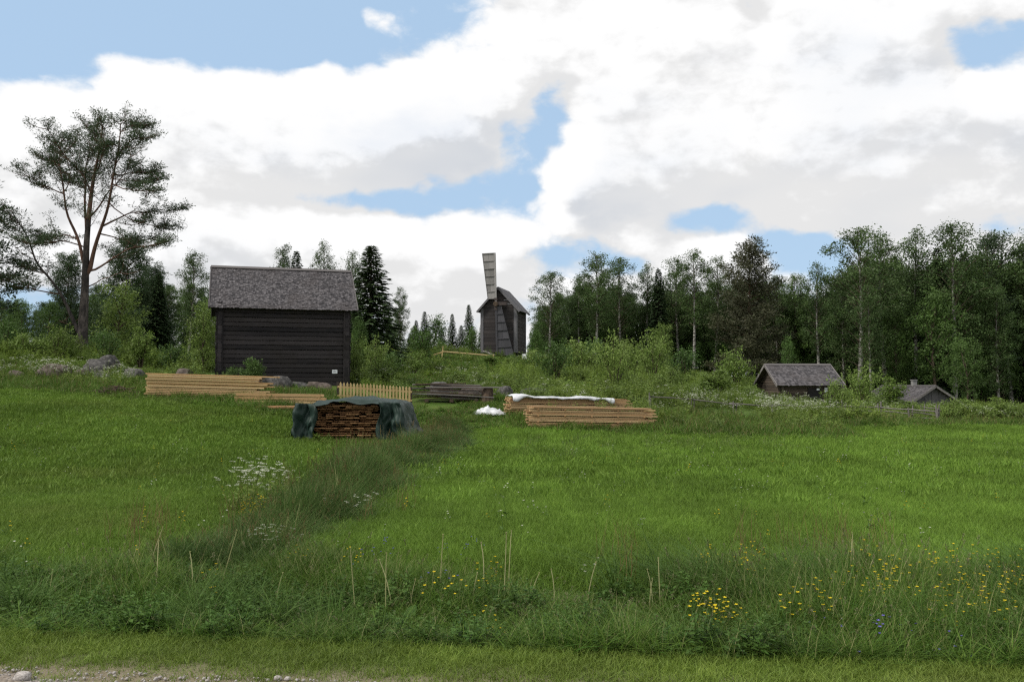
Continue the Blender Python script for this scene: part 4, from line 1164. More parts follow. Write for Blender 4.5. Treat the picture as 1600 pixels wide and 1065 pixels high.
# yellow pole on trestle by the mill
a = gp(690, 66); b = gp(771, 70)
pol = empty('pole_barrier', ((a.x + b.x) / 2, (a.y + b.y) / 2, (a.z + b.z) / 2), 0, 'pale yellow pole barrier lying along the crest left of the mill', 'barrier')
za_, zb2 = max(pz(560, 66), a.z + .55), max(pz(563.5, 70), b.z + .35)
def loc_(p): return Vector((p.x, p.y, p.z)) - pol.location
mb = MB(); mb.tube([loc_(Vector((a.x + .1, a.y, za_))), loc_(Vector((b.x, b.y, zb2)))], .055, 6); link('pole', mb.mesh('barrier_pole', [M['picket']]), pol)
mb = MB(); mb.tube([loc_(Vector((a.x, a.y, a.z - .1))), loc_(Vector((a.x + .1, a.y, za_ + .4)))], .045, 6); link('post', mb.mesh('barrier_post', [M['picket']]), pol)
mb = MB(); mb.tube([loc_(Vector((b.x, b.y, b.z - .1))), loc_(Vector((b.x, b.y, zb2 + .1)))], .045, 6); link('post', mb.mesh('barrier_post', [M['picket']]), pol)
mb = MB(); mb.tube([loc_(Vector((a.x - .6, a.y, za_ - .25))), loc_(Vector((a.x + .15, a.y, za_ - .02)))], .045, 6); link('brace', mb.mesh('barrier_brace', [M['picket']]), pol)

# roundpole fence
def rail_fence(label, pts, rails, posts, seed, top_=.8):
    rr = random.Random(seed)
    A = gp(*pts[0]); B = gp(*pts[-1])
    root = empty('rail_fence', A, 0, label, 'fence', 'roundpole fences at the hill foot')
    def at(t):
        s_ = t * (len(pts) - 1); k = min(int(s_), len(pts) - 2); f = s_ - k
        px = pts[k][0] * (1 - f) + pts[k + 1][0] * f; d = pts[k][1] * (1 - f) + pts[k + 1][1] * f
        return gp(px, d) - A
    for k in range(posts):
        p = at(k / (posts - 1))
        for s_ in (-.06, .06):
            mb = MB(); mb.tube([p + Vector((s_, -.07 if s_ < 0 else .07, -.25)), p + Vector((s_ * 1.4 + rr.uniform(-.06, .06), -.07 if s_ < 0 else .07, top_ + rr.uniform(-.1, .12)))], [.034, .024], 6)
            link('post', mb.mesh('fence_post', [M['rail']]), root)
    for zz in rails:
        for k in range(posts - 1):
            p, q = at(max(0, (k - .12) / (posts - 1))), at(min(1, (k + 1.12) / (posts - 1)))
            u = q - p
            mb = MB(); mb.tube([p + Vector((0, 0, zz + rr.uniform(-.03, .05))), p + u * .5 + Vector((0, 0, zz + rr.uniform(-.03, .03))), q + Vector((0, 0, zz + rr.uniform(-.06, .03)))], [.033, .03, .024], 6)
            link('rail', mb.mesh('fence_rail', [M['rail']]), root)
rail_fence('grey roundpole fence of several rails before the cabin', [(1318, 39.5), (1400, 38.5), (1464, 37.6)], (.12, .30, .46, .60), 4, 1)
rail_fence('long low roundpole fence half sunk in weeds below the granary', [(1015, 38.5), (1180, 38.2), (1318, 39.5)], (.55,), 6, 2, .62)
rail_fence('short stretch of roundpole fence turning back at the hedge', [(1464, 37.6), (1462, 41.5), (1440, 46)], (.15, .33, .5, .64), 3, 3)
# ------------------------------------------------------------------ trees
def bez(p, q, r, n):
    t = np.linspace(0, 1, n)[:, None]
    return (1 - t) ** 2 * p + 2 * t * (1 - t) * q + t ** 2 * r

def clump_leaves(mb, centers, n_per, sig, L, rng, m=0, droop=0.0, flat=1.0):
    C = np.repeat(centers, n_per, 0)
    off = rng.normal(size=C.shape) * sig; off[:, 2] *= flat
    C = C + off
    D = unit_rand(len(C), rng); D[:, 2] -= droop
    N = unit_rand(len(C), rng); N[:, 2] = np.abs(N[:, 2]) + .3
    l = L * (0.6 + .8 * rng.random(len(C)))
    mb.cards(C, D, N, l, l * .62, m, rng.random(len(C)))

def birch_proto(seed, H=16.0, Wc=4.6, start=.28, n_br=62, leaf=.16, dens=20, mat='birch', bark_m='birch_bark', open_=1.0, droop=.7, profile=None, nclump=9):
    rng = np.random.default_rng(seed)
    tr = MB(); cr = MB()
    bend = rng.normal(0, .012 * H, (2,))
    n = 10; t = np.linspace(0, 1, n)
    T = np.stack([bend[0] * np.sin(t * 3), bend[1] * np.sin(t * 2.4), t * H * .97], -1)
    rad = .011 * H * (1 - t) ** .8 + .012
    tr.tube(T, rad, 8, 0)
    prof = profile or (lambda u: (np.sin(np.pi * np.clip(u * .80 + .16, 0, 1)) ** .8))
    cents = []
    for k in range(n_br):
        u = (k + rng.random()) / n_br
        h = start + (1 - start) * u * .97
        p = np.array([np.interp(h, t, T[:, c]) for c in range(3)])
        az = k * 2.4 + rng.normal(0, .5)
        ln = Wc / 2 * prof(u) * (.65 + .5 * rng.random())
        dirh = np.array([math.cos(az), math.sin(az), 0])
        up = ln * (.75 + .5 * u)
        q = p + dirh * ln * .55 + np.array([0, 0, up]); r_ = p + dirh * ln + np.array([0, 0, up * (.95 - droop * .45 * rng.random())])
        B = bez(p, q, r_, 7)
        tr.tube(B, np.linspace(.0035 * H * (1 - .6 * u), .008, 7), 5, 1, cap=False)
        for f in np.linspace(.35, 1, max(3, int(nclump * ln / (Wc / 2)))):
            c = np.array([np.interp(f, np.linspace(0, 1, 7), B[:, a]) for a in range(3)])
            c += rng.normal(0, .16 * open_, 3)
            cents.append(c)
            if rng.random() < .6: cents.append(c + np.array([rng.normal(0, .3), rng.normal(0, .3), -rng.random() * .55 * droop - .1]))
    cents = np.array(cents)
    keep = rng.random(len(cents)) > .08
    clump_leaves(cr, cents[keep], dens, .20, leaf, rng, 0, .5)
    return tr.mesh('trunk', [M[bark_m], M['twig']], True), cr.mesh('crown', [M[mat]])

def spruce_proto(seed, H=14.0, Wc=5.4, mat='spruce', start=.03, leaf=.42):
    rng = np.random.default_rng(seed); tr = MB(); cr = MB()
    t = np.linspace(0, 1, 8); T = np.stack([0 * t, 0 * t, t * H], -1)
    tr.tube(T, .012 * H * (1 - t) + .01, 8, 0)
    z = start * H; C_, D_ = [], []
    while z < H * .985:
        u = z / H
        nb = 7 if u < .8 else 5
        a0 = rng.random() * 6.28
        for k in range(nb):
            ln = Wc / 2 * (1 - u) ** .8 * rng.uniform(.6, 1.15) + .14
            az = a0 + k * 6.283 / nb + rng.normal(0, .15)
            dh = np.array([math.cos(az), math.sin(az), 0.0])
            p = np.array([0, 0, z]); q = p + dh * ln * .5 + np.array([0, 0, -ln * .12 + .25 * ln * u]); r_ = p + dh * ln + np.array([0, 0, -ln * (.34 - .7 * u * u) ])
            B = bez(p, q, r_, 5)
            tr.tube(B, np.linspace(.03, .006, 5), 4, 0, cap=False)
            m_ = int(9 + ln * 20)
            f = rng.random(m_) ** .7
            c = np.stack([np.interp(f, np.linspace(0, 1, 5), B[:, a]) for a in range(3)], -1)
            side = rng.choice([-1, 1], m_)[:, None] * np.array([-dh[1], dh[0], 0])
            d = dh * .8 + side * rng.uniform(.2, 1.0, (m_, 1)) + np.array([0, 0, -1]) * rng.uniform(.0, .75, (m_, 1))
            C_.append(c); D_.append(d)
        z += H * .019 * (1.15 - .45 * u) + .02
    # leader
    C_.append(np.stack([np.zeros(14), np.zeros(14), np.linspace(H * .94, H * .995, 14)], -1)); D_.append(unit_rand(14, rng) * .7 + np.array([0, 0, .6]))
    C = np.vstack(C_); D = np.vstack(D_); N = unit_rand(len(C), rng) * .5 + np.array([0, 0, 1.0])
    l = leaf * (.6 + .7 * rng.random(len(C))) * np.clip(1.25 - C[:, 2] / H * .6, .6, 1.2)
    cr.cards(C, D, N, l, l * .48, 0, rng.random(len(C)))
    return tr.mesh('trunk', [M['spruce_bark']], True), cr.mesh('crown', [M[mat]])

def needle_clumps(mb, cents, n_per, sig, rng, L=.2, flat=.5, m=0):
    C = np.repeat(cents, n_per, 0)
    off = rng.normal(size=C.shape) * sig; off[:, 2] *= flat
    D = off / (np.linalg.norm(off, axis=1, keepdims=True) + 1e-6) + unit_rand(len(C), rng) * .6; D[:, 2] += .35
    l = L * (.6 + .8 * rng.random(len(C)))
    mb.cards(C + off, D, unit_rand(len(C), rng), l, l * .33, m, rng.random(len(C)))

def pine_proto(seed, H=14.0, Wc=6.0, start=.25, n_br=44, mat='pine', per=34):
    rng = np.random.default_rng(seed); tr = MB(); cr = MB()
    t = np.linspace(0, 1, 9); T = np.stack([.02 * H * np.sin(t * 3), .015 * H * np.sin(t * 4), t * H * .96], -1)
    tr.tube(T[:5], (.013 * H * (1 - t) + .02)[:5], 8, 0); tr.tube(T[4:], (.013 * H * (1 - t) + .02)[4:], 8, 1)
    cents = []
    for k in range(n_br):
        u = (k + rng.random()) / n_br; h = start + (1 - start) * u * .98
        p = np.array([np.interp(h, t, T[:, c]) for c in range(3)])
        az = k * 2.4 + rng.normal(0, .4); dh = np.array([math.cos(az), math.sin(az), 0])
        ln = Wc / 2 * (1 - u ** 1.6 * .72) * (.6 + .5 * rng.random())
        up = ln * (-.05 + .8 * u)
        B = bez(p, p + dh * ln * .5 + np.array([0, 0, up * .3]), p + dh * ln + np.array([0, 0, up + .15 * ln]), 6)
        tr.tube(B, np.linspace(.05, .012, 6), 5, 1, cap=False)
        for f in np.linspace(.4, 1, max(3, int(ln * 2.6))):
            c = np.array([np.interp(f, np.linspace(0, 1, 6), B[:, a]) for a in range(3)])
            cents.append(c + np.array([0, 0, .1]) + rng.normal(0, .12, 3))
            s_ = np.array([-dh[1], dh[0], 0]) * rng.normal(0, .45 * ln * (1 - f * .3) * .6)
            cents.append(c + s_ + np.array([0, 0, .12]))
    cents.append(T[-1] + np.array([0, 0, .1]))
    needle_clumps(cr, np.array(cents), per, .27, rng, .24)
    return tr.mesh('trunk', [M['pine_bark_low'], M['pine_bark_up']], True), cr.mesh('crown', [M[mat]])

def bushy_proto(seed, H=9.0, Wc=6.0, mat='aspen', leaf=.17, ncl=420, per=20, start=.12):
    rng = np.random.default_rng(seed); tr = MB(); cr = MB()
    t = np.linspace(0, 1, 7); T = np.stack([.03 * H * np.sin(t * 3), .02 * H * np.sin(t * 5), t * H * .85], -1)
    tr.tube(T, .014 * H * (1 - t) + .015, 7, 0)
    lobes = []
    for k in range(13):
        a = k * 2.4; u = (k + .5) / 13
        rr_ = Wc / 2 * .55 * math.sin(math.pi * (.18 + .72 * u))
        lobes.append((rr_ * math.cos(a), rr_ * math.sin(a), H * (start + .12 + (.84 - start) * u), Wc * .21 * rng.uniform(.75, 1.2)))
    cents = []
    for (x, y, z, r) in lobes:
        hgt = z - r * .4
        p = np.array([np.interp(hgt * .75, T[:, 2], T[:, 0]), np.interp(hgt * .75, T[:, 2], T[:, 1]), hgt * .7])
        tr.tube(bez(p, p * .5 + np.array([x, y, z]) * .5 + np.array([0, 0, -.1]), np.array([x, y, z]), 5), np.linspace(.05, .012, 5), 5, 1, cap=False)
        m_ = ncl // 13
        d = unit_rand(m_, rng); rad = r * (.45 + .65 * rng.random((m_, 1)) ** .5)
        cents.append(np.array([x, y, z]) + d * rad * np.array([1, 1, 1.15]))
    cents = np.vstack(cents)
    clump_leaves(cr, cents, per, .16, leaf, rng, 0, .3)
    return tr.mesh('trunk', [M['twig'], M['twig']], True), cr.mesh('crown', [M[mat]])

def shrub_proto(seed, H=1.6, Wc=1.6, mat='shrub', leaf=.085, ncl=150, per=16, erect=.3):
    rng = np.random.default_rng(seed); st = MB(); cr = MB(); cents = []
    ns = 11
    for k in range(ns):
        a = k * 2.4 + rng.normal(0, .3); r = Wc / 2 * math.sqrt((k + .5) / ns) * rng.uniform(.75, 1.1)
        hh = H * (1 - .45 * (r / (Wc / 2)) ** 2) * rng.uniform(.75, 1.05)
        e = np.array([r * math.cos(a), r * math.sin(a), hh]); p = np.array([.12 * Wc * math.cos(a) * .5, .12 * Wc * math.sin(a) * .5, -.05])
        B = bez(p, np.array([e[0] * .35, e[1] * .35, hh * .6]), e, 6)
        st.tube(B, np.linspace(.014 * H, .004, 6), 5, 0, cap=False)
        m_ = ncl // ns
        f = .18 + .82 * rng.random(m_) ** .7
        c = np.stack([np.interp(f, np.linspace(0, 1, 6), B[:, q]) for q in range(3)], -1)
        c += rng.normal(size=c.shape) * np.array([.14, .14, .10]) * Wc * (.6 + .4 * (1 - f[:, None]))
        cents.append(c)
    cents = np.vstack(cents); cents[:, 2] = np.maximum(cents[:, 2], .05)
    clump_leaves(cr, cents, per, .055 * (Wc + H) / 2, leaf, rng, 0, -.2)
    return st.mesh('stems', [M['twig']], True), cr.mesh('foliage', [M[mat]])

PROTO = {
    'birch': ([birch_proto(101), birch_proto(102, Wc=4.2, start=.26, n_br=56), birch_proto(103, Wc=5.6, start=.16, n_br=72), birch_proto(104, Wc=3.6, start=.36, n_br=44, open_=1.4)], 16.0, 'birch_tree'),
    'dense': ([birch_proto(111, Wc=6.2, start=.08, n_br=80, mat='aspen', bark_m='spruce_bark', dens=22, leaf=.19), birch_proto(112, Wc=5.6, start=.10, n_br=76, mat='birch', dens=22, leaf=.19)], 16.0, 'deciduous_tree'),
    'spruce': ([spruce_proto(121), spruce_proto(122, Wc=4.2), spruce_proto(123, Wc=6.0)], 14.0, 'spruce_tree'),
    'pine': ([pine_proto(131), pine_proto(132, Wc=7.0, start=.12, n_br=54)], 14.0, 'pine_tree'),
    'pine_old': ([pine_proto(133, Wc=7.5, start=.06, n_br=64, mat='pine_old', per=40)], 14.0, 'pine_tree'),
    'pine_dark': ([pine_proto(134, Wc=8.0, start=.04, n_br=70, mat='spruce', per=46)], 14.0, 'conifer_tree'),
    'bushy': ([bushy_proto(141), bushy_proto(142, H=9.0, Wc=5.0, mat='aspen'), bushy_proto(143, H=9.0, Wc=4.2, mat='shrub_d')], 9.0, 'deciduous_tree'),
    'young': ([bushy_proto(151, H=5.0, Wc=2.8, mat='shrub', leaf=.13, ncl=260, per=18, start=.05), bushy_proto(152, H=5.0, Wc=2.4, mat='shrub_d', leaf=.13, ncl=240, per=18, start=.05)], 5.0, 'young_tree'),
}
SHRUB = [shrub_proto(161), shrub_proto(162, Wc=2.0, mat='shrub'), shrub_proto(163, Wc=1.3, mat='shrub_d'), shrub_proto(164, H=1.6, Wc=1.8, mat='shrub_d'), shrub_proto(165, H=1.6, Wc=1.1)]

def place_tree(kind, var, px, ytop, d, label, wf=1.0, group=None, seed=None, lean=0.0, zoff=0.0):
    protos, H0, nm = PROTO[kind]
    x = ray_x(px, d); z0 = gz(x, d) - .08 + zoff
    H = pz(ytop, d) - z0
    s = H / H0
    r = random.Random(int(px * 7 + d * 13 + ytop))
    root = empty(nm, (x, d, z0), r.uniform(0, 6.28), label, 'tree', group)
    root.rotation_euler = (r.uniform(-.02, .02) + lean, r.uniform(-.02, .02), r.uniform(0, 6.28))
    sx = s * wf
    root.scale = (sx, sx, s)
    tm, cm = protos[var % len(protos)]
    link('trunk', tm, root); link('crown', cm, root)
    return root

G_R = 'trees of the forest edge right of the windmill'
G_L = 'trees behind the barn and pine'
G_S = 'young spruces on the crest left of the windmill'
TREES = [
    # left of and behind the barn
    ('pine_dark', 0, 198, 366, 62, 'broad dark conifer right behind the tall pine trunk', 1.0, G_L), ('pine_dark', 0, 235, 415, 66, 'lower dark conifer right of the broad one', 1.1, G_L), ('pine_dark', 0, 103, 396, 64, 'dark conifer behind the left limb of the tall pine', .9, G_L),
    ('birch', 0, 293, 388, 56, 'slender birch between tall pine and barn', .95, G_L), ('bushy', 0, 30, 468, 55, 'rounded leafy tree low at the left border', 1.0, G_L),
    ('bushy', 1, 78, 472, 57, 'leafy tree left of the tall pine trunk', .9, G_L), ('young', 0, 188, 446, 54, 'yellow-green young tree right of the tall pine trunk', 1.2, G_L),
    ('young', 0, 319, 474, 45.5, 'bright green young tree touching the left barn wall', .95, G_L), ('spruce', 1, 245, 425, 62, 'dark spruce between the broad conifer and the birch', 1.3, G_L),
    ('birch', 3, 438, 381, 60, 'birch top rising above the left half of the barn roof', 1.0, G_L), ('spruce', 0, 461, 390, 60, 'spruce tip rising above the barn roof beside a birch', .9, G_L),
    ('birch', 3, 507, 376, 60, 'narrow birch top rising above the right half of the barn roof', .9, G_L), ('birch', 1, 552, 388, 61, 'birch at the right barn roof end beside the spruce', .9, G_L),
    ('spruce', 0, 577, 382, 57, 'tall dark spruce right of the barn', 1.7, G_L), ('birch', 1, 627, 446, 60, 'drooping birch right of the tall spruce', .9, G_L),
    ('dense', 0, 603, 470, 62, 'dark leafy tree between tall spruce and drooping birch', .7, G_L), ('bushy', 2, 560, 500, 53, 'dark bushy tree close to the right barn wall', .8, G_L),
    ('dense', 0, 20, 478, 75, 'dark leafy tree far behind at the left border', .9, G_L), ('dense', 1, 150, 440, 75, 'dark leafy tree seen between the pine limbs', .9, G_L),
    ('dense', 1, 335, 440, 70, 'dark leafy tree behind the left barn roof edge', .8, G_L),
    ('dense', 1, 622, 482, 66, 'full leafy tree under the drooping birch', .8, G_L), ('dense', 0, 646, 508, 72, 'low leafy tree right under the drooping birch', .9, G_L),
    # crest
    ('spruce', 1, 650, 500, 88, 'leftmost of the small crest spruces, beside the drooping birch', 1.2, G_S), ('spruce', 0, 663, 486, 90, 'pointed crest spruce second from the drooping birch', 1.0, G_S),
    ('young', 1, 682, 494, 90, 'round topped small tree among the crest spruces', 1.4, G_S), ('spruce', 1, 706, 490, 92, 'slim crest spruce in the middle of the row', 1.1, G_S),
    ('spruce', 0, 734, 475, 88, 'tallest crest spruce left of the windmill', .95, G_S), ('young', 1, 738, 512, 82, 'leafy young tree before the tallest crest spruce', 1.2, G_S),
    ('spruce', 2, 752, 505, 94, 'crest spruce half hidden by the windmill wall', .9, G_S), ('spruce', 2, 690, 512, 95, 'low dark crest spruce behind the row', 1.3, G_S), ('spruce', 2, 720, 508, 95, 'dark crest spruce between the slim and the tallest', 1.2, G_S),
    ('spruce', 1, 640, 520, 84, 'low dark spruce under the drooping birch', 1.3, G_S), ('young', 0, 687, 533, 72, 'light young rowan on the crest by the pole barrier', 1.0, G_S),
    ('young', 1, 838, 516, 84, 'dark young tree beside the right foot of the windmill', 1.3, G_S), ('bushy', 2, 842, 505, 96, 'dark bushy tree behind the right foot of the windmill', 1.1, G_S),
    # right forest edge
    ('birch', 2, 857, 421, 90, 'full birch standing alone right of the windmill', 1.05, G_R), ('birch', 0, 931, 392, 90, 'tall birch with white trunk second right of the windmill', 1.0, G_R),
    ('birch', 1, 905, 428, 92, 'shorter birch left of the tall white trunked one', .9, G_R), ('birch', 2, 970, 398, 93, 'birch with broad top right of the tall white trunked one', .9, G_R),
    ('spruce', 1, 1029, 419, 92, 'spruce tip among the birches right of the windmill', 1.0, G_R), ('birch', 3, 1013, 412, 95, 'airy birch left of the spruce tip', .9, G_R),
    ('birch', 0, 1062, 398, 94, 'birch right of the spruce tip', .9, G_R), ('birch', 3, 1084, 388, 90, 'airy birch with highest thin top before the dark pine', 1.0, G_R),
    ('birch', 1, 1116, 396, 93, 'birch left of the dark brownish pine', .95, G_R), ('pine_old', 0, 1171, 377, 86, 'large brownish dark pine with layered boughs left of the granary', 1.12, G_R),
    ('dense', 1, 1213, 426, 94, 'rounded tree top right of the dark pine', .7, G_R), ('dense', 0, 1243, 426, 95, 'second rounded top right of the dark pine', .7, G_R),
    ('birch', 1, 1281, 405, 84, 'birch with white trunk behind the granary roof', .85, G_R), ('dense', 1, 1318, 425, 92, 'leafy tree between granary birch and the tall group', .7, G_R),
    ('birch', 2, 1341, 350, 84, 'very tall birch left in the right forest group', 1.05, G_R), ('birch', 0, 1385, 362, 88, 'tall birch right beside the very tall one', .95, G_R),
    ('birch', 3, 1431, 356, 90, 'thin topped birch between the two highest groups', .9, G_R), ('birch', 2, 1491, 343, 88, 'highest birch top in the right forest', .95, G_R),
    ('spruce', 2, 1466, 384, 90, 'dark spruce left of the highest birch', .8, G_R), ('pine', 0, 1545, 362, 92, 'pine top right of the highest birch', .8, G_R),
    ('birch', 1, 1580, 356, 92, 'tall birch near the right border', 1.0, G_R), ('birch', 0, 1612, 358, 90, 'birch cut by the right border', 1.0, G_R),
    ('bushy', 1, 1462, 455, 82, 'light leafy tree behind the cabin ridge', 1.0, G_R), ('bushy', 0, 1508, 530, 76, 'low rounded tree right of the cabin gable', .95, G_R),
    ('dense', 0, 1400, 470, 84, 'dark leafy tree above the cabin roof', .7, G_R), ('young', 0, 1034, 508, 78, 'slim light young tree on the slope before the birches', 1.0, G_R),
    ('young', 1, 1232, 528, 76, 'thin young tree rising behind the granary ridge', .7, G_R), ('dense', 1, 1560, 440, 86, 'dark leafy tree in the right corner of the forest', .8, G_R),
    ('dense', 0, 1520, 410, 90, 'dark leafy tree under the highest birch', .8, G_R), ('birch', 1, 1360, 440, 80, 'grey stemmed birch with bare low limbs left of the cabin', .8, G_R),
]
for (kind, var, px, yt, d, lab, wf, grp_) in TREES:
    place_tree(kind, var, px, yt, d, lab, wf * (1.22 if grp_ == G_R and kind in ('birch', 'dense') else 1.0), grp_)
# the far rows that close the forest
sky_px = [820, 860, 930, 1000, 1060, 1120, 1170, 1230, 1290, 1340, 1400, 1450, 1500, 1560, 1620, 1700]
sky_y = [520, 455, 425, 450, 435, 440, 430, 455, 445, 395, 400, 400, 385, 395, 395, 395]
rr = random.Random(77)
LM = [(857, 'the lone full birch'), (931, 'the tall white trunked birch'), (1029, 'the spruce tip among birches'), (1110, 'the birches left of the brownish pine'), (1171, 'the brownish pine'), (1246, 'the granary'), (1341, 'the very tall birch'), (1430, 'the cabin'), (1491, 'the highest birch'), (1560, 'the right corner trees'), (1640, 'the right border trees')]
LML = [(-60, 'the border pine'), (30, 'the left border tree'), (122, 'the tall pine'), (195, 'the broad dark conifer'), (293, 'the slender birch'), (370, 'the left barn half'), (440, 'the middle of the barn'), (510, 'the right barn half'), (577, 'the tall spruce'), (627, 'the drooping birch')]
def lmk(px, t=LM): return min(t, key=lambda q: abs(q[0] - px))[1]
for row, d in enumerate((97, 104, 112)):
    px = 835 + row * 8
    while px < 1700:
        yt = np.interp(px, sky_px, sky_y) + rr.uniform(-2, 28) + row * 3
        kd = rr.choice(('dense', 'dense', 'spruce', 'birch'))
        place_tree(kd, rr.randrange(3), px, yt, d + rr.uniform(-2, 2), {'dense': 'dark leafy tree', 'spruce': 'dark spruce', 'birch': 'shaded birch'}[kd] + ', ' + ('front', 'middle', 'back')[row] + ' of the deep rows, behind ' + lmk(px),
                   rr.uniform(1.1, 1.5), {'dense': 'leafy trees deep in the right forest', 'spruce': 'spruces deep in the right forest', 'birch': 'birches deep in the right forest'}[kd])
        px += rr.uniform(18, 30)
for (px, d_) in ((1085, 93), (1108, 95), (1128, 92), (1050, 96), (880, 97), (905, 99)):
    place_tree('bushy', 2, px, 535, d_, 'low bushy tree filling the forest foot at ' + lmk(px), 1.4, 'understory trees of the right forest')
for k, px in enumerate(range(1385, 1700, 30)):
    place_tree('bushy', 2 if k % 3 else 0, px, 556 + (k * 13) % 24, 90 + (k * 7) % 5, 'low thicket tree at the forest foot near ' + lmk(px), 1.5, 'thicket at the right forest foot')
px = 830
while px < 1700:
    yt = np.interp(px, [830, 1000, 1200, 1400, 1700], [535, 530, 535, 545, 545]) + rr.uniform(-22, 18)
    place_tree('bushy', 2 if rr.random() < .6 else 0, px, yt, 99 + rr.uniform(-4, 4), 'low dark bushy tree in the understory behind ' + lmk(px), rr.uniform(1.2, 1.7), 'understory trees of the right forest')
    px += rr.uniform(24, 36)
for d in (70, 78, 88):
    px = -90
    while px < 640:
        yt = np.interp(px, [-90, 60, 150, 220, 300, 340, 540, 600, 640], [440, 470, 455, 430, 440, 450, 450, 485, 510]) + rr.uniform(0, 30)
        kd = rr.choice(('dense', 'spruce', 'dense'))
        place_tree(kd, rr.randrange(3), px, yt, d + rr.uniform(-3, 3), {'dense': 'dark leafy tree', 'spruce': 'dark spruce'}[kd] + {70: ' in the front', 78: ' in the middle', 88: ' in the back'}[d] + ' of the woods behind ' + lmk(px, LML), rr.uniform(.9, 1.2),
                   {'dense': 'leafy trees in the left woods', 'spruce': 'spruces in the left woods'}[kd])
        px += rr.uniform(22, 38)

# --- the tall old pine
PD = 50.0
px_, py_ = 122, 547
pb = gp(127, PD); pine = empty('pine_tree', pb, 0, 'tall old forked pine with open crown standing left of the barn', 'tree'); pine.scale = (.88, .9, .935)
rng = np.random.default_rng(99)
def zp(zx, zy, dy=0.0):
    px = zx / 2.13; py = 130 + zy / 2.13
    return np.array([ray_x(px, PD) - pb.x, dy, pz(py, PD) - pb.z])
LIMBS = [ # (points in the enlarged view, depth bend, radius start/end)
    ([(270, 885), (272, 750), (276, 640), (280, 520), (290, 420), (296, 330), (303, 250), (318, 170), (330, 90)], 0.0, .36, .04),
    ([(288, 620), (305, 540), (340, 460), (378, 370), (400, 280), (412, 190), (425, 90)], -1.2, .20, .03),
    ([(266, 845), (225, 760), (195, 690), (150, 620), (100, 560), (70, 480), (30, 400)], -1.0, .17, .03),
    ([(272, 590), (240, 490), (200, 410), (170, 320), (145, 220), (140, 120)], 1.0, .15, .03),
    ([(282, 480), (262, 380), (255, 300), (245, 220), (240, 110)], 1.4, .13, .03),
    ([(292, 610), (370, 570), (440, 540), (520, 520), (600, 515)], -1.4, .09, .02), ([(350, 445), (420, 400), (500, 385), (605, 372)], 1.2, .08, .02),
    ([(285, 660), (360, 635), (440, 628), (470, 610)], -2.2, .05, .01), ([(395, 300), (450, 325), (520, 338), (575, 340)], -1.6, .06, .015),
    ([(402, 270), (460, 250), (515, 235)], 1.5, .06, .015), ([(412, 190), (470, 160), (515, 145)], -1.0, .05, .015),
    ([(170, 320), (120, 300), (70, 262)], -1.6, .06, .015), ([(145, 220), (105, 195), (80, 170)], 1.4, .05, .015),
    ([(240, 490), (180, 465), (110, 465), (30, 470)], 1.9, .07, .015), ([(150, 620), (90, 590), (40, 590), (-20, 570)], 1.2, .07, .015),
    ([(290, 420), (330, 335), (385, 255), (400, 150)], 1.9, .08, .02), ([(330, 470), (420, 490), (500, 472)], 2.0, .06, .015),
    ([(280, 520), (220, 500), (150, 520), (110, 520)], -2.0, .06, .015), ([(296, 330), (270, 250), (200, 180), (185, 120)], -1.9, .07, .02),
    ([(303, 250), (360, 190), (380, 110)], -1.6, .06, .02), ([(195, 690), (120, 680), (60, 655), (0, 640)], -1.5, .06, .015), ([(262, 770), (200, 800), (150, 770), (100, 800)], 1.6, .05, .01),
    ([(378, 370), (440, 420), (520, 440), (560, 430)], 1.7, .05, .015), ([(255, 300), (190, 280), (120, 215)], 2.2, .05, .015), ([(318, 170), (290, 120), (270, 75)], 1.2, .05, .015),
    ([(425, 120), (450, 90), (480, 80)], .8, .04, .012), ([(170, 320), (200, 250), (160, 160), (165, 95)], .6, .05, .015), ([(400, 280), (470, 290), (520, 280)], .4, .05, .015)]
tr = MB(); cr = MB(); cents = []; BONES = []
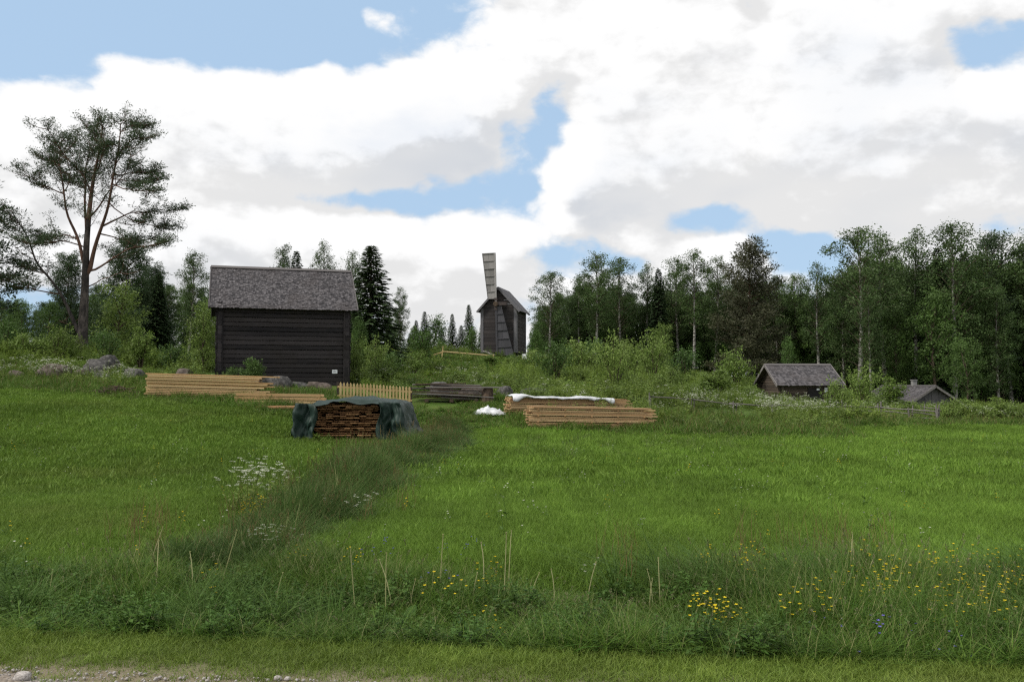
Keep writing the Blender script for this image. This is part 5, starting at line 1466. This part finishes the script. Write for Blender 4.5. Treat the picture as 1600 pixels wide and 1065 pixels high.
for li, (pts, bendy, r0, r1) in enumerate(LIMBS):
    ctl = np.array([zp(*p) for p in pts])
    n = len(ctl); tt = np.linspace(0, 1, n)
    f = np.linspace(0, 1, max(8, n * 3))
    B = np.stack([np.interp(f, tt, ctl[:, a]) for a in range(3)], -1)
    for _ in range(2): B[1:-1] = (B[:-2] + 2 * B[1:-1] + B[2:]) / 4
    y0 = 0.0
    if BONES:
        allp = np.vstack(BONES); near = allp[np.argmin(np.hypot(allp[:, 0] - B[0, 0], allp[:, 2] - B[0, 2]))]
        y0 = near[1]; B[0] = near
    B[:, 1] = y0 + bendy * f ** 1.1 + .12 * np.sin(f * 9)
    if li: B[1:, 0] += .09 * np.sin(f[1:] * 13 + li * 2) * f[1:]; B[1:, 2] += .07 * np.sin(f[1:] * 19 + li * 3) * f[1:]
    r0 *= .85 if li else 1.0
    rad = r0 + (r1 - r0) * f ** .6
    BONES.append(np.stack([np.interp(np.linspace(0, 1, 60), f, B[:, a]) for a in range(3)], -1))
    if li == 0: rad[0] *= 1.25; cut = len(f) // 2; tr.tube(B[:cut + 1], rad[:cut + 1], 12, 0); tr.tube(B[cut:], rad[cut:], 10, 1)
    else: tr.tube(B, rad, 7, 0 if li == 2 else 1)
    bare = li in (7, 21)
    s0 = .45 if li < 5 else .25
    for k in range(2 if bare else (24 if li < 5 else 15)):
        ff = s0 + (1 - s0) * rng.random() if k else 1.0
        p = np.array([np.interp(ff, f, B[:, a]) for a in range(3)])
        tdir = np.array([np.interp(min(1, ff + .05), f, B[:, a]) - np.interp(ff - .08, f, B[:, a]) for a in range(3)]); tdir /= np.linalg.norm(tdir) + 1e-6
        d = tdir * np.array([.7, .7, .45]) + unit_rand(1, rng)[0] * np.array([1.0, .9, .22]); d /= np.linalg.norm(d)
        ln = rng.uniform(.5, 1.6) * (.7 if ff > .95 else 1)
        e = p + d * ln + np.array([0, 0, .18 * ln])
        T_ = bez(p, p + d * ln * .5 + np.array([0, 0, -.10 * ln]), e, 6)
        tr.tube(T_, np.linspace(.026, .007, 6), 4, 1, cap=False)
        if bare: continue
        for g in np.linspace(.3, 1.0, 6):
            c = np.array([np.interp(g, np.linspace(0, 1, 6), T_[:, a]) for a in range(3)])
            d2 = d * .5 + unit_rand(1, rng)[0] * np.array([1, 1, .35]); d2 /= np.linalg.norm(d2)
            l2 = rng.uniform(.15, .5) * (1.2 - .5 * g)
            e2 = c + d2 * l2 + np.array([0, 0, .10])
            tr.tube([c, (c + e2) / 2, e2], [.010, .008, .005], 3, 1, cap=False)
            cents.append(e2); cents.append(c + d2 * l2 * .6 + np.array([0, 0, .05]))
cents = np.array(cents)
keep = (cents[:, 2] > 2.6)
needle_clumps(cr, cents[keep], 11, .11, rng, .125, .36)
link('trunk', tr.mesh('trunk', [M['pine_bark_low'], M['pine_bark_up']], True), pine); link('crown', cr.mesh('crown', [M['pine']]), pine)
# its neighbour, cut by the left border
place_tree('pine', 0, -55, 232, 49, 'dense pine cut by the left border beside the tall pine', 1.15)

# ------------------------------------------------------------------ shrubs on the slope
G_B = 'shrubs on the slope and at the hill foot'
SH = [  # px, base py (only for order), depth, width px, height px, variant, label
    (1146, 63, 58, 62, 0, 'round pale green shrub left of the granary'), (1307, 40.5, 46, 62, 0, 'dense round bush at the fence below the granary'), (1347, 57, 66, 62, 1, 'pale leafy shrub right of the granary'),
    (1392, 58, 46, 50, 4, 'pale upright shrub left of the cabin roof'), (1068, 66, 60, 50, 3, 'dark shrub at the forest foot left of the round pale one'), (960, 50, 74, 72, 1, 'large leafy shrub above the right end of the white sheet'),
    (868, 52, 70, 60, 3, 'leafy shrub above the middle of the white sheet'), (905, 58, 70, 55, 0, 'shrub between the two large ones above the white sheet'), (836, 64, 46, 30, 0, 'light shrub at the right foot of the windmill'), (800, 68, 24, 16, 3, 'small dark shrub before the windmill sail'),
    (1020, 60, 66, 66, 1, 'tall leafy shrub below the slim young tree'), (985, 66, 60, 50, 0, 'shrub left of the slim young tree'), (930, 68, 60, 50, 3, 'dark shrub under the white trunked birch'),
    (555, 47, 46, 66, 0, 'pale tall shrub at the right barn wall'), (585, 50, 50, 56, 1, 'light shrub behind the picket panel left end'), (612, 52, 44, 40, 3, 'shrub behind the picket panel middle'), (600, 45, 56, 40, 0, 'low yellow-green shrub above the picket panel'),
    (650, 54, 46, 36, 0, 'low shrub on the slope right of the picket panel'), (660, 66, 50, 46, 3, 'shrub under the crest spruces left of the barrier'), (716, 46, 36, 18, 4, 'small shrub in the grassy slope below the barrier'), (748, 47, 34, 20, 0, 'small light shrub below the windmill'),
    (765, 64, 30, 16, 4, 'low shrub beneath the windmill left wall'), (90, 46, 60, 50, 0, 'leafy shrub at the foot of the tall pine'), (165, 45, 50, 52, 3, 'dark round shrub right of the tall pine foot'), (220, 44, 44, 56, 4, 'upright shrub between pine and barn'),
    (270, 44, 50, 42, 3, 'dark shrub left of the barn'), (40, 46, 60, 40, 0, 'shrub in the undergrowth left of the tall pine'), (8, 47, 60, 60, 3, 'dark shrub at the left border'), (395, 38.6, 40, 44, 2, 'dark weed bush growing against the barn wall'),
    (362, 38.6, 30, 30, 3, 'small dark bush at the barn wall left end'), (1118, 55, 60, 34, 4, 'low bright shrub on the slope left of the granary'), (1172, 54, 44, 24, 0, 'low shrub below the left granary wall'), (1262, 48, 40, 10, 4, 'low bright shrub below the granary door'),
    (1205, 50, 44, 12, 1, 'low leafy shrub below the granary corner'), (1045, 50, 60, 40, 0, 'leafy shrub on the slope above the low fence left end'), (1095, 46, 50, 28, 4, 'low pale shrub above the low fence'), (1365, 50, 60, 30, 0, 'low shrub behind the rail fence'), (1420, 46, 40, 26, 4, 'bright low shrub right behind the rail fence')]
for k, px in enumerate((1482, 1508, 1534, 1560, 1586, 1612)):
    SH.append((px, 41 + (k % 2) * .8, 44, 40 - (k % 3) * 4, k % 2 * 4, ['leftmost bush of the hedge right of the rail fence', 'second hedge bush right of the rail fence', 'third hedge bush below the low rounded tree', 'fourth hedge bush right of the low rounded tree', 'hedge bush at the right border below the shed', 'hedge bush cut by the right border'][k]))
def place_shrub(px, d, wpx, hpx, var, lab):
    p = gp(px, d); w_ = wpx / F_PX * d; h_ = hpx / F_PX * d
    st_, fo = SHRUB[var]
    root = empty('shrub', (p.x, p.y, p.z - .04), random.uniform(0, 6.28), lab, 'shrub', G_B)
    h_ *= 1.15
    root.scale = (w_ / (1.6, 2.0, 1.3, 1.8, 1.1)[var], w_ / (1.6, 2.0, 1.3, 1.8, 1.1)[var], h_ / 1.7)
    link('stems', st_, root); link('foliage', fo, root)
for s_ in SH: place_shrub(*s_)

# ------------------------------------------------------------------ weeds and flowers
def weed_mesh(q, mat='weed', H=.9, flowers=False):
    rng = np.random.default_rng(200 + q); mb = MB()
    for k in range(9):
        a = rng.random() * 6.28; r = .35 * math.sqrt(rng.random()); h = H * rng.uniform(.6, 1.05)
        p = np.array([r * math.cos(a), r * math.sin(a), -.03]); e = p + np.array([rng.normal(0, .1), rng.normal(0, .1), h])
        B = bez(p, (p + e) / 2, e, 4); mb.tube(B, [.008, .007, .006, .004], 4, 0, cap=False)
        m_ = 15; f = .15 + .85 * rng.random(m_)
        c = p + (e - p) * f[:, None]
        az_ = rng.random(m_) * 6.28; D = np.stack([np.cos(az_), np.sin(az_), rng.uniform(-.2, .5, m_)], -1)
        l = .17 * (1.25 - f) * rng.uniform(.7, 1.3, m_) + .04
        mb.cards(c, D, np.tile([0, 0, 1.0], (m_, 1)) + unit_rand(m_, rng) * .4, l, l * .42, 0, rng.random(m_))
    return mb.mesh('weed_%d' % q, [M[mat]])
C_weed = proto_collection('proto_weed', [weed_mesh(q, 'weed' if q != 3 else 'shrub', .7 + .12 * q) for q in range(5)])

def umbel_plant(q, n=7, H=.9, far=False):
    rng = np.random.default_rng(300 + q); mb = MB()
    for k in range(n):
        a = rng.random() * 6.28; r = .22 * math.sqrt(rng.random()); h = H * rng.uniform(.6, 1.05)
        p = np.array([r * math.cos(a), r * math.sin(a), -.03]); e = p + np.array([rng.normal(0, .08), rng.normal(0, .08), h])
        mb.tube(bez(p, (p + e) / 2 + rng.normal(0, .02, 3), e, 4), [.006, .005, .004, .003], 4, 0, cap=False)
        for u_ in range(3):
            c = e + np.array([rng.normal(0, .07), rng.normal(0, .07), rng.uniform(-.10, .02)]) * (u_ > 0)
            if u_: mb.tube([p + (e - p) * .7, c], .003, 3, 0, cap=False)
            m_ = 5 if far else 20; rad = .036 if not far else .045
            aa = rng.random(m_) * 6.28; rr_ = rad * np.sqrt(rng.random(m_))
            cc_ = c + np.stack([rr_ * np.cos(aa), rr_ * np.sin(aa), .012 - 2.5 * rr_ ** 2 + rng.uniform(0, .006, m_)], -1)
            l = (.016 if not far else .03) * rng.uniform(.7, 1.3, m_)
            mb.cards(cc_, unit_rand(m_, rng) * np.array([1, 1, .3]), np.tile([0, 0, 1.0], (m_, 1)) + unit_rand(m_, rng) * .3, l, l, 1, rng.random(m_))
        m_ = 10; f = .05 + .5 * rng.random(m_); az_ = rng.random(m_) * 6.28
        mb.cards(p + (e - p) * f[:, None], np.stack([np.cos(az_), np.sin(az_), .3 + 0 * az_], -1), np.tile([0, 0, 1.0], (m_, 1)), np.full(m_, .13), np.full(m_, .05), 0, rng.random(m_))
    return mb.mesh('umbel_plant_%d' % q, [M['weed'], M['white_fl']])

def butter_plant(q, n=6, H=.45, col='yellow_fl', size=.019, leaf=True):
    rng = np.random.default_rng(400 + q); mb = MB()
    for k in range(n):
        a = rng.random() * 6.28; r = .16 * math.sqrt(rng.random()); h = H * rng.uniform(.6, 1.1)
        p = np.array([r * math.cos(a), r * math.sin(a), -.03]); e = p + np.array([rng.normal(0, .06), rng.normal(0, .06), h])
        mb.tube(bez(p, (p + e) / 2, e, 4), [.003, .003, .0025, .002], 3, 0, cap=False)
        for (c, s_) in ((e, 1.0), (e + np.array([rng.normal(0, .05), rng.normal(0, .05), -.05]), .8)):
            m_ = 5; aa = np.arange(m_) * 6.283 / m_ + rng.random()
            D = np.stack([np.cos(aa), np.sin(aa), .55 + 0 * aa], -1)
            mb.cards(np.tile(c, (m_, 1)), D, np.tile([0, 0, 1.0], (m_, 1)), np.full(m_, size * s_), np.full(m_, size * s_ * .95), 1, rng.random(m_))
        if leaf:
            m_ = 8; f = .02 + .5 * rng.random(m_); az_ = rng.random(m_) * 6.28
            mb.cards(p + (e - p) * f[:, None], np.stack([np.cos(az_), np.sin(az_), .4 + 0 * az_], -1), np.tile([0, 0, 1.0], (m_, 1)), np.full(m_, .06), np.full(m_, .03), 0, rng.random(m_))
    return mb.mesh('small_flower_%d' % q, [M['dock'], M[col]])

# undergrowth over the slope
rng = np.random.default_rng(31)
x, y = rand_area(16000, -34, 46, 31, 84, rng)
rim = np.where(x < -2.2, lawn_far(x), field_far(x))
pxs = x / y * F_PX + 800
nz = np.array([mnoise.noise(Vector((a * .18, b * .18, 2))) for a, b in zip(x, y)])
k = (y > rim + 2.2) & in_view(x, y, 3)
mown = (np.exp(-((pxs - 705) / 75) ** 2) > .35) & (y > 42) & (y < 72)          # grassy slope below the mill
k &= ~(mown & (rng.random(len(x)) < .93))
for (root, hx, hy) in ((barn, 3.5, 2.9), (gran, 2.3, 2.1), (cab, 2.9, 2.5), (mill, 1.8, 2.1), (shed, 2.4, 2.2)):
    dx, dy = x - root.location.x, y - root.location.y; a = root.rotation_euler.z
    lx, ly = dx * math.cos(a) + dy * math.sin(a), -dx * math.sin(a) + dy * math.cos(a)
    k &= ~((np.abs(lx) < hx) & (np.abs(ly) < hy))
    front = (np.abs(lx) < hx) & (ly < 0) & (ly > -hy - 5.0)
    if root is barn: k &= ~(front & (rng.random(len(x)) < .8))
for s_ in (st1, st2, st4, st5, pan, old):
    k &= (np.hypot((x - s_.location.x) / 2.4, (y - s_.location.y)) > 1.0)
k &= ~((pxs > 735) & (pxs < 850) & (y > 62) & (rng.random(len(x)) < .9))
k &= ~((pxs > 400) & (pxs < 660) & (y < 38.6)) & ~((pxs > 1175) & (pxs < 1330) & (y > 50) & (y < 62) & (rng.random(len(x)) < .75))
k &= ~((pxs > 1462) & (y < 41)) & ~((pxs > 630) & (pxs < 810) & (y < 39.5))
k &= rng.random(len(x)) < np.clip(.75 + nz * 1.2, .15, 1)
x, y, nz, pxs = x[k], y[k], nz[k], pxs[k]
low = np.where(pxs > 1000, .75, .9) * np.where((pxs < 240) & (y < 44), .6, 1)
s_ = (.5 + .5 * rng.random(len(x))) * low * np.clip(1 + nz * .6, .6, 1.4)
scatter('hillside_undergrowth', 'lush green weeds and raspberry covering the slope', np.stack([x, y, ground_z(x, y)], -1), C_weed, 5, np.stack([s_ * 1.25, s_ * 1.25, s_], -1), 33, cat='weeds')
# short grass on the open slope under the mill
x, y = rand_area(5000, -14, 8, 38, 80, rng); pxs = x / y * F_PX + 800
k = np.exp(-((pxs - 705) / 95) ** 2) > .3
x, y = x[k], y[k]
scatter('slope_grass', 'grass on the open slope below the windmill', np.stack([x, y, ground_z(x, y)], -1), C_tall2, 4, np.stack([1.3 + 0 * x, 1.3 + 0 * x, .2 + .2 * rng.random(len(x))], -1), 34)

# white umbels over the hill foot
C_umb_far = proto_collection('proto_umbel_far', [umbel_plant(q, 5, .95, True) for q in range(3)])
pts = []
for (pa, pb_, da, db, n) in ((0, 80, 36, 38.5, 14), (60, 210, 35, 37, 26), (1040, 1330, 36, 46, 70), (1180, 1290, 36, 40, 26), (1310, 1420, 40, 46, 12), (1460, 1600, 38, 42, 8), (600, 780, 38, 46, 14), (850, 1040, 34.5, 40, 10)):
    d = da + (db - da) * rng.random(n); px = pa + (pb_ - pa) * rng.random(n)
    xx = (px - 800) / F_PX * d; pts.append(np.stack([xx, d, ground_z(xx, d)], -1))
pts = np.vstack(pts)
scatter('cow_parsley', 'white umbels of cow parsley scattered along the hill foot', pts, C_umb_far, 3, .7 + .45 * rng.random(len(pts)), 35, cat='flowers')

# single flower clumps near the ditch and the road: each a plant group one can point at
def clump(name, label, cat, px, d, meshes, n, spread, scale, group, seed, ey=1.0):
    r = np.random.default_rng(seed)
    c = gp(px, d); root = empty(name, c, 0, label, cat, group)
    for k in range(n):
        ox, oy = r.normal(0, spread), r.normal(0, spread * ey)
        link('plant', meshes[k % len(meshes)], root, (ox, oy, gz(c.x + ox, c.y + oy) - c.z), (r.normal(0, .08), r.normal(0, .08), r.random() * 6.28), [scale * r.uniform(.75, 1.15)] * 3)
    return root
UMB = [umbel_plant(10 + q, 6, .78) for q in range(4)]
BUT = [butter_plant(q) for q in range(4)]
PUR = [butter_plant(20 + q, 4, .35, 'purple_fl', .016) for q in range(2)]
GF = 'flower clumps near the ditch and road'
clump('cow_parsley_clump', 'tall white cow parsley clump standing in the ditch strip before the tarpaulin', 'flowers', 424, 12.6, UMB, 7, .2, .95, GF, 5, 2.0)
clump('cow_parsley_clump', 'low white umbels in the grass right of the yellow patch', 'flowers', 440, 9.8, UMB, 4, .32, .42, GF, 2, 1.8)
clump('cow_parsley_clump', 'few small white umbels right of the ditch strip', 'flowers', 530, 12.0, UMB, 3, .22, .55, GF, 3)
clump('buttercup_clump', 'yellow flower patch in the ditch strip below the tall umbels', 'flowers', 402, 11.2, BUT, 12, .13, .8, GF, 4)
for q, (px, d, n, sp_, lab) in enumerate([(1118, 6.6, 8, .10, 'buttercup patch low on the bank right of the picture middle'), (1165, 8.0, 8, .2, 'buttercups at the bank rim right of the middle'), (1345, 7.3, 9, .2, 'buttercups among pale stalks on the right bank'),
        (1275, 6.7, 6, .16, 'few buttercups low on the right bank'), (1500, 7.6, 16, .3, 'broad buttercup drift in the arching grass'), (1545, 6.7, 12, .22, 'buttercups close to the right border'), (1590, 7.0, 8, .2, 'buttercups cut by the right border'), (800, 7.6, 2, .12, 'buttercups among pale stalks in the middle'), (700, 6.7, 2, .22, 'few buttercups low on the bank left of the middle'), (415, 8.0, 4, .2, 'few buttercups on the left bank')]):
    clump('buttercup_clump', lab, 'flowers', px, d, BUT, max(2, int(n * .8)), sp_ * 1.5, .85, GF, 40 + q)
clump('bellflower_clump', 'small purple flowers on the bank left of the middle', 'flowers', 655, 8.4, PUR, 5, .35, .9, GF, 60)
clump('bellflower_clump', 'small purple flowers low on the right bank', 'flowers', 1370, 6.2, PUR, 5, .3, .8, GF, 61)

# pale dandelion stalks standing above the grass
def stalk_mesh(q):
    r = np.random.default_rng(500 + q); mb = MB(); h = .34 + .08 * q
    e = np.array([r.normal(0, .08), r.normal(0, .04), h])
    mb.tube(bez(np.array([0, 0, -.05]), np.array([e[0] * .2, e[1] * .2, h * .6]), e, 6), [.0048, .0045, .004, .0038, .0035, .003], 5, 0)
    mb.tube([e, e + np.array([0, 0, .012])], [.005, .007], 6, 1)
    return mb.mesh('stalk_%d' % q, [M['stalk'], M['straw']])
STK = [stalk_mesh(q) for q in range(4)]
STALKS = [(206, 8.2, .15), (227, 8.1, .2), (265, 7.9, .2), (306, 7.7, .1), (250, 7.7, .0), (432, 7.4, .05), (640, 7.3, .05), (618, 7.3, .0), (605, 7.2, .0), (738, 7.5, .0), (755, 7.8, .12), (794, 7.9, .0), (787, 7.6, .0), (826, 7.6, .08), (865, 7.4, .1), (688, 7.8, .0),
          (1012, 7.2, -.05), (1018, 7.3, .02), (1030, 7.2, .0), (1290, 7.6, -.1), (1296, 7.6, -.06), (1322, 7.7, .03), (1332, 7.8, -.03), (1344, 7.7, .0), (1356, 7.6, -.06), (1160, 7.4, 0.0), (85, 7.6, .05), (345, 7.9, .2), (560, 7.2, -.05), (915, 7.6, .05)]
CLUS = [(0, 150, 'single pale seed stalk on the bank at the left'), (150, 400, 'pale leaning seed stalks on the left bank'), (400, 500, 'single pale stalk on the bank below the ditch strip'), (500, 660, 'group of pale seed stalks left of the middle'),
        (660, 770, 'pale seed stalks just left of the middle'), (770, 880, 'pale seed stalks in the middle among buttercups'), (880, 960, 'single pale seed stalk right of the middle'), (960, 1100, 'tight trio of pale stalks right of the middle'),
        (1100, 1200, 'single pale stalk at the right buttercups'), (1200, 1600, 'group of pale upright stalks on the right bank')]
for (c0, c1, lab) in CLUS:
    mem = [q for q in STALKS if c0 <= q[0] < c1]
    base = gp(sum(q[0] for q in mem) / len(mem), sum(q[1] for q in mem) / len(mem))
    root = empty('seed_stalks', base, 0, lab, 'stalks', 'pale seed stalks on the roadside bank')
    for k, (px, d, ln) in enumerate(mem):
        link('stalk', STK[(k + c0) % 4], root, gp(px, d) - base, (random.uniform(-.1, .1), ln * 1.5 + random.uniform(-.05, .05), random.uniform(-.4, .4)), [random.uniform(.75, 1.1)] * 3)

# broad dock leaves on the bank
def dock_mesh(q):
    r = np.random.default_rng(600 + q); mb = MB()
    for k in range(11):
        a = k * 2.4 + r.normal(0, .2); L_ = r.uniform(.18, .36); n = 6
        t = np.linspace(0, 1, n); up = r.uniform(.45, 1.1)
        dh = np.array([math.cos(a), math.sin(a), 0]); sd = np.array([-dh[1], dh[0], 0])
        C = np.outer(t * L_ * .75, dh) + np.outer(L_ * up * (t - .55 * t * t), [0, 0, 1.0])
        w = .055 * np.sin(math.pi * np.clip(t * .9 + .1, 0, 1)) ** .8 * (L_ / .28) + .003
        V_ = np.concatenate([C - sd * w[:, None] + [0, 0, .012], C, C + sd * w[:, None] + [0, 0, .012]])
        F_ = [[i, i + 1, n + i + 1, n + i] for i in range(n - 1)] + [[n + i, n + i + 1, 2 * n + i + 1, 2 * n + i] for i in range(n - 1)]
        mb.add(V_, F_, 0, r.random())
    return mb.mesh('dock_%d' % q, [M['dock']], True)
DOCK = proto_collection('proto_dock', [dock_mesh(q) for q in range(4)])
n = 1300
x, y = rand_area(n, -5, 6, 5.4, 9, rng); t = y - verge_back(x)
k = (t > .2) & (t < 1.9) & in_view(x, y, 1) & (np.array([mnoise.noise(Vector((a * .9, b * .9, 14))) for a, b in zip(x, y)]) > -.05)
x, y = x[k], y[k]
scatter('dock_plants', 'broad dock and dandelion leaves among the bank grass', np.stack([x, y, ground_z(x, y)], -1), DOCK, 4, .3 + .45 * rng.random(len(x)), 71, cat='plants')
n = 1500
x, y = rand_area(n, -6, 6.5, 5.2, 9, rng); t = y - verge_back(x)
k = (t > .02) & (t < 1.8) & in_view(x, y, 1) & (np.array([mnoise.noise(Vector((a * 1.2, b * 1.2, 24))) for a, b in zip(x, y)]) > -.1)
x, y = x[k], y[k]
C_herb = proto_collection('proto_herb', [weed_mesh(50 + q, 'dock', .75) for q in range(4)])
scatter('bank_herbs', 'dark leafy herbs growing through the roadside bank grass', np.stack([x, y, ground_z(x, y)], -1), C_herb, 4, .22 + .26 * rng.random(len(x)), 74, cat='plants')
# scattered small flowers in field and lawn
C_fl = proto_collection('proto_field_flowers', [butter_plant(30, 2, .26, 'white_fl', .014), butter_plant(31, 2, .24, 'yellow_fl', .014), butter_plant(32, 2, .28, 'white_fl', .016)])
x, y = rand_area(900, -18, 16, 8, 29, rng); k = in_view(x, y, 1) & (rng.random(900) < .6)
x, y = x[k], y[k]
scatter('meadow_flowers', 'tiny white and yellow flowers sprinkled over lawn and field', np.stack([x, y, ground_z(x, y)], -1), C_fl, 3, .8 + .5 * rng.random(len(x)), 72, cat='flowers')
# sorrel haze
def sorrel(q):
    r = np.random.default_rng(700 + q); mb = MB(); blades(mb, 7, .15, .45, .75, .005, .25, r, segs=3, m=0); return mb.mesh('sorrel_%d' % q, [M['sorrel']])
C_sor = proto_collection('proto_sorrel', [sorrel(q) for q in range(3)])
pts = []
for (pa, pb_, da, db, n) in ((180, 280, 8.5, 11, 16), (440, 640, 11, 17, 40), (900, 1000, 8, 9, 6), (1130, 1180, 8, 9.5, 7), (1220, 1400, 8, 9.5, 16), (340, 480, 9, 12, 30), (1230, 1330, 37, 40, 60), (660, 720, 28.5, 31, 70)):
    d = da + (db - da) * rng.random(n); px = pa + (pb_ - pa) * rng.random(n); xx = (px - 800) / F_PX * d
    pts.append(np.stack([xx, d, ground_z(xx, d)], -1))
pts = np.vstack(pts)
scatter('sorrel_plants', 'reddish sorrel seed heads standing in the grass', pts, C_sor, 3, .7 + .4 * rng.random(len(pts)), 73, cat='plants')
# gravel stones at the road edge
rng = np.random.default_rng(8)
C_grav = proto_collection('proto_gravel', [stone_mesh(20 + q, M['gravel'], .2, 1) for q in range(4)])
x = -4.2 + 5.6 * rng.random(2600); y = road_edge(x) - .55 * rng.random(2600) ** 1.2 + .08
s_ = .003 + .010 * rng.random(2600) ** 4
scatter('loose_gravel', 'loose gravel stones along the road edge', np.stack([x, y, ground_z(x, y) + .012], -1), C_grav, 4, s_, 81, cat='gravel')
PEB = stone_mesh(31, M['gravel'], .16, 2)
for (px, d, s_, lab) in ((47, 5.30, .045, 'largest grey pebble on the gravel road at the left'), (440, 5.32, .022, 'small pale pebble on the verge edge left of the middle'), (455, 5.32, .018, 'smaller pale pebble beside another on the verge edge')):
    p = gp(px, d); tag(link('pebble', PEB, None, (p.x, p.y, p.z + s_ * .55), (0, 0, px), (s_ * 1.2, s_, s_ * .8)), lab, 'pebble', 'pebbles at the road edge')
